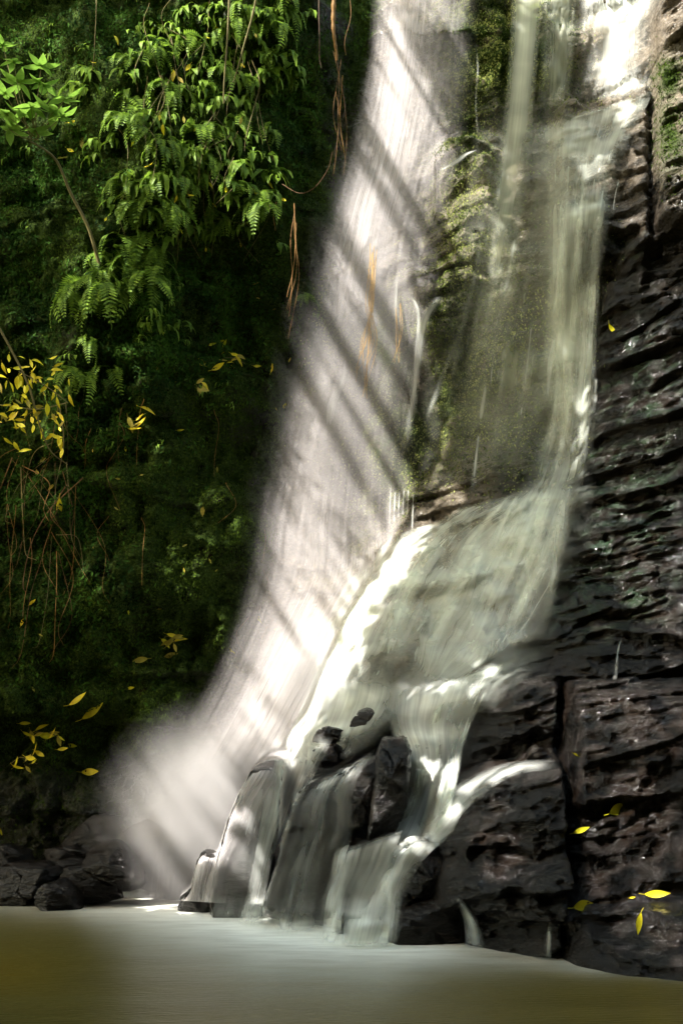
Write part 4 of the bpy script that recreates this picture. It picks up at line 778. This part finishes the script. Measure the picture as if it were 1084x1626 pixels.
# ------------------------------------------------------------------ unseen trees overhead, leaves placed along the sun rays to shade the gorge
LIT = [ # capsule x0 y0 x1 y1 radius strength : gaps in the leaves let the sun through here
 (605,-20,660,120,28,1),(600,110,705,290,44,1),(566,225,645,345,10,1),(535,275,618,440,38,1),(515,390,600,540,30,1),(610,400,650,500,14,.6),(465,630,525,735,16,1),(560,590,645,780,26,.85),(480,740,500,800,12,.6),(545,560,530,645,22,.9),
 (450,780,515,950,42,1),(560,860,610,900,24,.6),(432,950,500,1060,24,1),(650,835,500,1065,42,1),(500,1070,310,1215,78,1),(275,1155,375,1310,32,1),(385,1180,330,1400,40,1),(320,1160,245,1400,50,.9),(330,1395,470,1440,36,.95),(320,1300,300,1395,54,1),(405,1195,380,1330,36,.9),(470,1120,440,1200,40,.9),
 (758,290,760,430,64,1),(700,520,690,610,34,.35),(700,265,765,237,12,1),(680,490,725,455,16,1),(480,460,560,620,34,.7),(540,700,560,800,22,.7),(630,740,720,800,22,.6),
 (900,10,1010,120,62,1),(1060,0,1065,250,42,1),(1015,360,1090,335,20,1),(880,120,850,110,15,.8),(800,120,770,140,18,.8),(710,30,700,110,16,.7),(690,110,690,120,12,.8),(960,290,1010,270,22,.6),(1010,180,1000,200,20,.7),
 (1050,920,1090,880,30,.6),(960,1000,1090,940,20,.3),(960,1110,1090,1150,30,.6),(780,1080,880,1090,16,.4),(1000,600,1060,640,30,.35),(1000,720,1080,740,20,.3),(700,1235,880,1215,18,.35),
 (330,40,330,330,95,.75),(230,200,260,360,50,.45),(180,430,230,470,40,.5),(440,30,470,110,30,.7),(535,60,538,200,14,.6),(60,110,60,200,62,1),(40,580,70,670,60,.97),(320,575,420,575,12,.8),(220,640,240,700,20,.5),
 (95,700,60,860,30,.35),(30,1170,120,1180,18,.9),(145,1226,150,1226,14,1),(125,1120,155,1130,14,.9),(225,1040,275,1020,14,.8),(411,983,411,983,9,1),(367,1032,367,1032,8,1),(985,1283,985,1283,18,1),(915,1198,915,1198,10,1),(920,1320,920,1320,14,.9),(905,1440,1060,1420,14,.8),(1012,1466,1012,1466,14,.8),(970,525,970,525,10,.9),
 (287,684,287,684,8,.8),(452,645,452,645,8,.9),(409,309,409,309,10,.9),(300,640,310,640,18,.3),(150,920,160,930,14,.5),
 (100,60,250,500,130,.16),(330,480,330,950,70,.22),(80,900,250,1000,60,.16),(470,480,470,700,10,.4)
 ,(1035,560,1060,640,48,.6),(975,600,985,640,20,.4),(1000,720,1060,760,30,.3),(980,880,1070,960,50,.6),(900,1115,1085,1125,34,.8),(950,1200,1070,1480,80,.4),(760,1290,860,1440,45,.3),(980,700,1084,1000,70,.4),(1000,1160,1070,1180,26,.7),(710,1250,885,1215,24,.75),(970,1310,1070,1330,30,.6),(1020,1460,1060,1500,30,.7),(900,1460,930,1500,16,.3),(780,1390,860,1370,14,.4),(650,1110,780,1100,12,.2),(1010,420,1060,470,24,.3),(780,1120,870,1140,20,.6),(545,1225,600,1260,18,.8),(640,1345,700,1400,25,.3),(140,1340,215,1365,20,.7),(20,1380,80,1400,20,.5)]
SHADE = [ # the boughs whose slanting shadows cross the spray
 (570,190,672,360,15,1),(672,350,690,560,28,1),(550,238,634,352,4,1),(672,40,752,250,24,1),(606,290,652,400,14,.9),(556,380,650,560,17,1),(500,415,545,500,5,.8),
 (462,560,565,760,13,1),(522,790,600,900,26,1),(545,545,605,660,11,1),(412,925,482,1040,8,1),(606,640,642,725,12,1),(630,20,700,150,6,.8),(600,95,640,170,5,.7),(436,760,470,830,5,.8),(640,590,660,760,16,.9),(500,900,560,980,6,.6),(370,1040,440,1110,8,.8)]
def lit(x, y, caps=None):
    v = np.zeros_like(x)
    for a, b, c, d, r_, s in (caps or LIT):
        dx, dy = c - a, d - b; L2 = dx * dx + dy * dy + 1e-6; t = np.clip(((x - a) * dx + (y - b) * dy) / L2, 0, 1)
        e = np.hypot(x - a - t * dx, y - b - t * dy); v = np.maximum(v, s * (1 - sst(r_ * .75, r_ * 1.3, e)))
    return v
e1 = np.cross(SUN, [0, 0, 1.0]); e1 /= np.linalg.norm(e1); e2 = np.cross(e1, SUN)
NL = 150000
C0 = np.array([0, 8.8, 4.2]) - SUN * 9 + rng.uniform(-7.5, 7.5, (NL, 1)) * e1 + rng.uniform(-6.5, 6.5, (NL, 1)) * e2
S_ = np.arange(1, 19, .05); hitd = np.full(NL, np.nan)
for q in range(0, NL, 4000):
    Q = C0[q:q + 4000, None] + SUN * S_[None, :, None]; ins = (Q[..., 1] >= surf(Q[..., 0], Q[..., 2])) | (Q[..., 2] < 0); a_ = ins.any(1)
    hitd[q:q + 4000] = np.where(a_, S_[ins.argmax(1)], np.nan)
ok = ~np.isnan(hitd); Pc = C0[ok] + SUN * hitd[ok, None]; lx, ly = proj(Pc[:, 0], Pc[:, 1], Pc[:, 2])
# rays that meet the falling spray before the rock count where they meet the spray
zc, yc = C0[ok, 2], C0[ok, 1]; sf = (11.2 - .12 * (9 - zc) - yc) / (SUN[1] - .12 * SUN[2]); Pf = C0[ok] + SUN * sf[:, None]
fx_, fy_ = proj(Pf[:, 0], Pf[:, 1], Pf[:, 2]); inf_ = (fx_ > pl(fy_, EL) - 25) & (fx_ < pl(fy_, [(-60,760),(250,725),(450,690),(650,660),(850,655),(920,640),(1010,575),(1100,530),(1200,480),(1440,370)]) + 5) & (fy_ < 1100)
lx = np.where(inf_, fx_, lx); ly = np.where(inf_, fy_, ly)
BIG = [c_ for c_ in SHADE if c_[4] >= 20]
L_ = lit(lx, ly); Lf = 1 - .96 * lit(lx, ly, BIG); L_ = np.where(inf_, np.maximum(Lf, 1e-4), L_)
u_ = rng.random(len(lx)); small = rng.random(len(lx)) < .55
dens = np.clip(-np.log(np.maximum(L_, 1e-4)) / 8.9, 0, 1)
keep = (Pc[:, 1] > 3.5) & (u_ < dens); fine = (inf_ & small)[keep]; Pc = Pc[keep]
T_ = rng.uniform(7.0, 8.6, len(Pc)); C = Pc - SUN * T_[:, None]
rp = np.repeat(np.where(fine)[0], 4); Cx = C[rp] + rng.normal(0, .022, (len(rp), 3)) + SUN * rng.uniform(-.5, .5, (len(rp), 1)); C = np.vstack([C, Cx])
pw = C[:len(Pc)][Pc[:, 2] < .03]; C = np.vstack([C, pw + rng.normal(0, .05, pw.shape), pw + rng.normal(0, .06, pw.shape)])
n = len(C); sz = rng.uniform(.08, .12, (n, 1)); sz[:len(fine)][fine] = .045; sz[len(fine):len(fine) + len(Cx)] = .045
N = -SUN + rng.normal(0, .45, (n, 3)); N /= np.linalg.norm(N, axis=1, keepdims=True); T1 = rng.normal(0, 1, (n, 3)); T1 -= (T1 * N).sum(1, keepdims=True) * N; T1 /= np.linalg.norm(T1, axis=1, keepdims=True); B1 = np.cross(N, T1)
V = np.stack([C - T1 * sz, C + B1 * sz * .55, C + T1 * sz, C - B1 * sz * .55], 1)
tone = rng.random(n)
tk = [('unseen broad leafy tree added to shade the left of the gorge', C[:, 0] < -5.2, (-9.5, 3.5, 0)), ('unseen leafy tree added to shade the middle of the gorge', (C[:, 0] >= -5.2) & (C[:, 0] < -2.6), (-8.8, 1.0, 0)), ('unseen tall leafy tree added to shade the right ledges', C[:, 0] >= -2.6, (-7.5, -1.5, 0))]
for lab, ms, foot in tk:
    root = empty('shade_tree', foot); tag(root, lab, 'tree', 'trees shading the gorge'); ft = np.array(foot, float); cen = C[ms].mean(0)
    o = mesh_np('crown', V[ms].reshape(-1, 3), np.arange(4 * ms.sum()).reshape(-1, 4), M_CANOPY, smooth=False, attrs={'tone': np.repeat(tone[ms], 4)}); under(o, root)
    tube_obj('trunk', spline([ft - (0, 0, .5), ft + (.1, .2, 4), ft * .5 + cen * .5 + (0, 0, 2.5), cen + (0, 0, .6)], 20), np.linspace(.3, .07, 20), M_BARK, root, 8)
    ids = np.where(ms)[0]
    for q in range(9):
        e = C[rng.choice(ids)]; tube_obj('branch', spline([ft * .5 + cen * .5 + (0, 0, 2.5), cen * .6 + e * .4 + (0, 0, .6), e + (0, 0, .15)], 10), np.linspace(.05, .012, 10), M_BARK, root, 5)

# unseen straight boughs, added so their shadows make the slanting bands on the spray
def on_spray(x, y): return at(x, y, 11.2 - .12 * (9 - np.clip((1626 - y) * .0062, 0, 9)))
bt = empty('shadow_band_tree', (-8.2, 5.2, 0)); tag(bt, 'unseen leafless tree at left, boughs added to cast the slanting bands', 'tree')
tube_obj('trunk', spline([(-8.2, 5.2, -.5), (-7.6, 5.4, 5), (-6.2, 5.8, 9.5), (-4.6, 6.0, 13.0)], 20), np.linspace(.22, .06, 20), M_BARK, bt, 8)
BO = [c_ for c_ in SHADE if c_[4] < 20]; rb = random.Random(8)
for q in range(15):
    y = rb.uniform(-20, 1000); xl = np.interp(y, [0, 400, 850, 1050], [600, 512, 432, 400]); x = xl + rb.uniform(-10, 190); L = rb.uniform(120, 330); BO.append((x, y, x + L / 2.0, y + L * .87, rb.uniform(3.5, 11), 1))
for a, b, c, d, r_, s_ in BO:
    T0 = rb.uniform(8.5, 10.5); A = on_spray(a, b) - SUN * T0; Bq = on_spray(c, d) - SUN * (T0 + rb.uniform(-.3, .3))
    A = A + (A - Bq) * .15; Bq = Bq + (Bq - A) * .08; md = (A + Bq) / 2 + np.array([rb.gauss(0, .02), 0, rb.gauss(0, .03)])
    tube_obj('bough', spline([A, md, Bq], 12), np.linspace(r_ * .0062, r_ * .0042, 12), M_BARK, bt, 6)

# ------------------------------------------------------------------ the wood closing the gorge behind the camera
ta = np.linspace(R(-205), R(25), 150); hz = np.linspace(-.6, 1, 70)
TA, HZ = np.meshgrid(ta, hz); sunaz = math.atan2(-SUN[1], -SUN[0])
dz = np.abs(np.angle(np.exp(1j * (TA - sunaz)))); top = 9.0 + 12.0 * sst(R(35), R(75), dz)
ZZ = np.where(HZ < 0, HZ, HZ * top * (1 + .12 * fbm(TA * 4, TA * 0, TA * 0, 3, 90))); rad = 9.2 + .9 * fbm(TA * 5, ZZ * .6, ZZ * 0, 4, 91) + .25 * np.maximum(ZZ, 0) * .3
WX, WY = rad * np.cos(TA), 2.5 + rad * np.sin(TA)
wood = mesh_np('wood', np.stack([WX, WY, ZZ], -1).reshape(-1, 3), grid_faces(70, 150)[:, ::-1], M_BARK); tag(wood, kind='stuff')
nq = 50000; a = rng.integers(0, 69, nq); b = rng.integers(0, 149, nq); Cw = np.stack([WX[a, b], WY[a, b], ZZ[a, b]], 1) + rng.normal(0, .18, (nq, 3)); Cw[:, :2] *= .97
s_ = rng.uniform(.08, .2, (nq, 1)); N = rng.normal(0, 1, (nq, 3)); N /= np.linalg.norm(N, axis=1, keepdims=True); T1 = np.cross(N, rng.normal(0, 1, (nq, 3))); T1 /= np.linalg.norm(T1, axis=1, keepdims=True); B1 = np.cross(N, T1)
Vw = np.stack([Cw - T1 * s_, Cw + B1 * s_ * .5, Cw + T1 * s_, Cw - B1 * s_ * .5], 1).reshape(-1, 3)
fol = mesh_np('foliage', Vw, np.arange(4 * nq).reshape(-1, 4), M_CANOPY, wood, smooth=False, attrs={'tone': np.repeat(rng.random(nq), 4)})
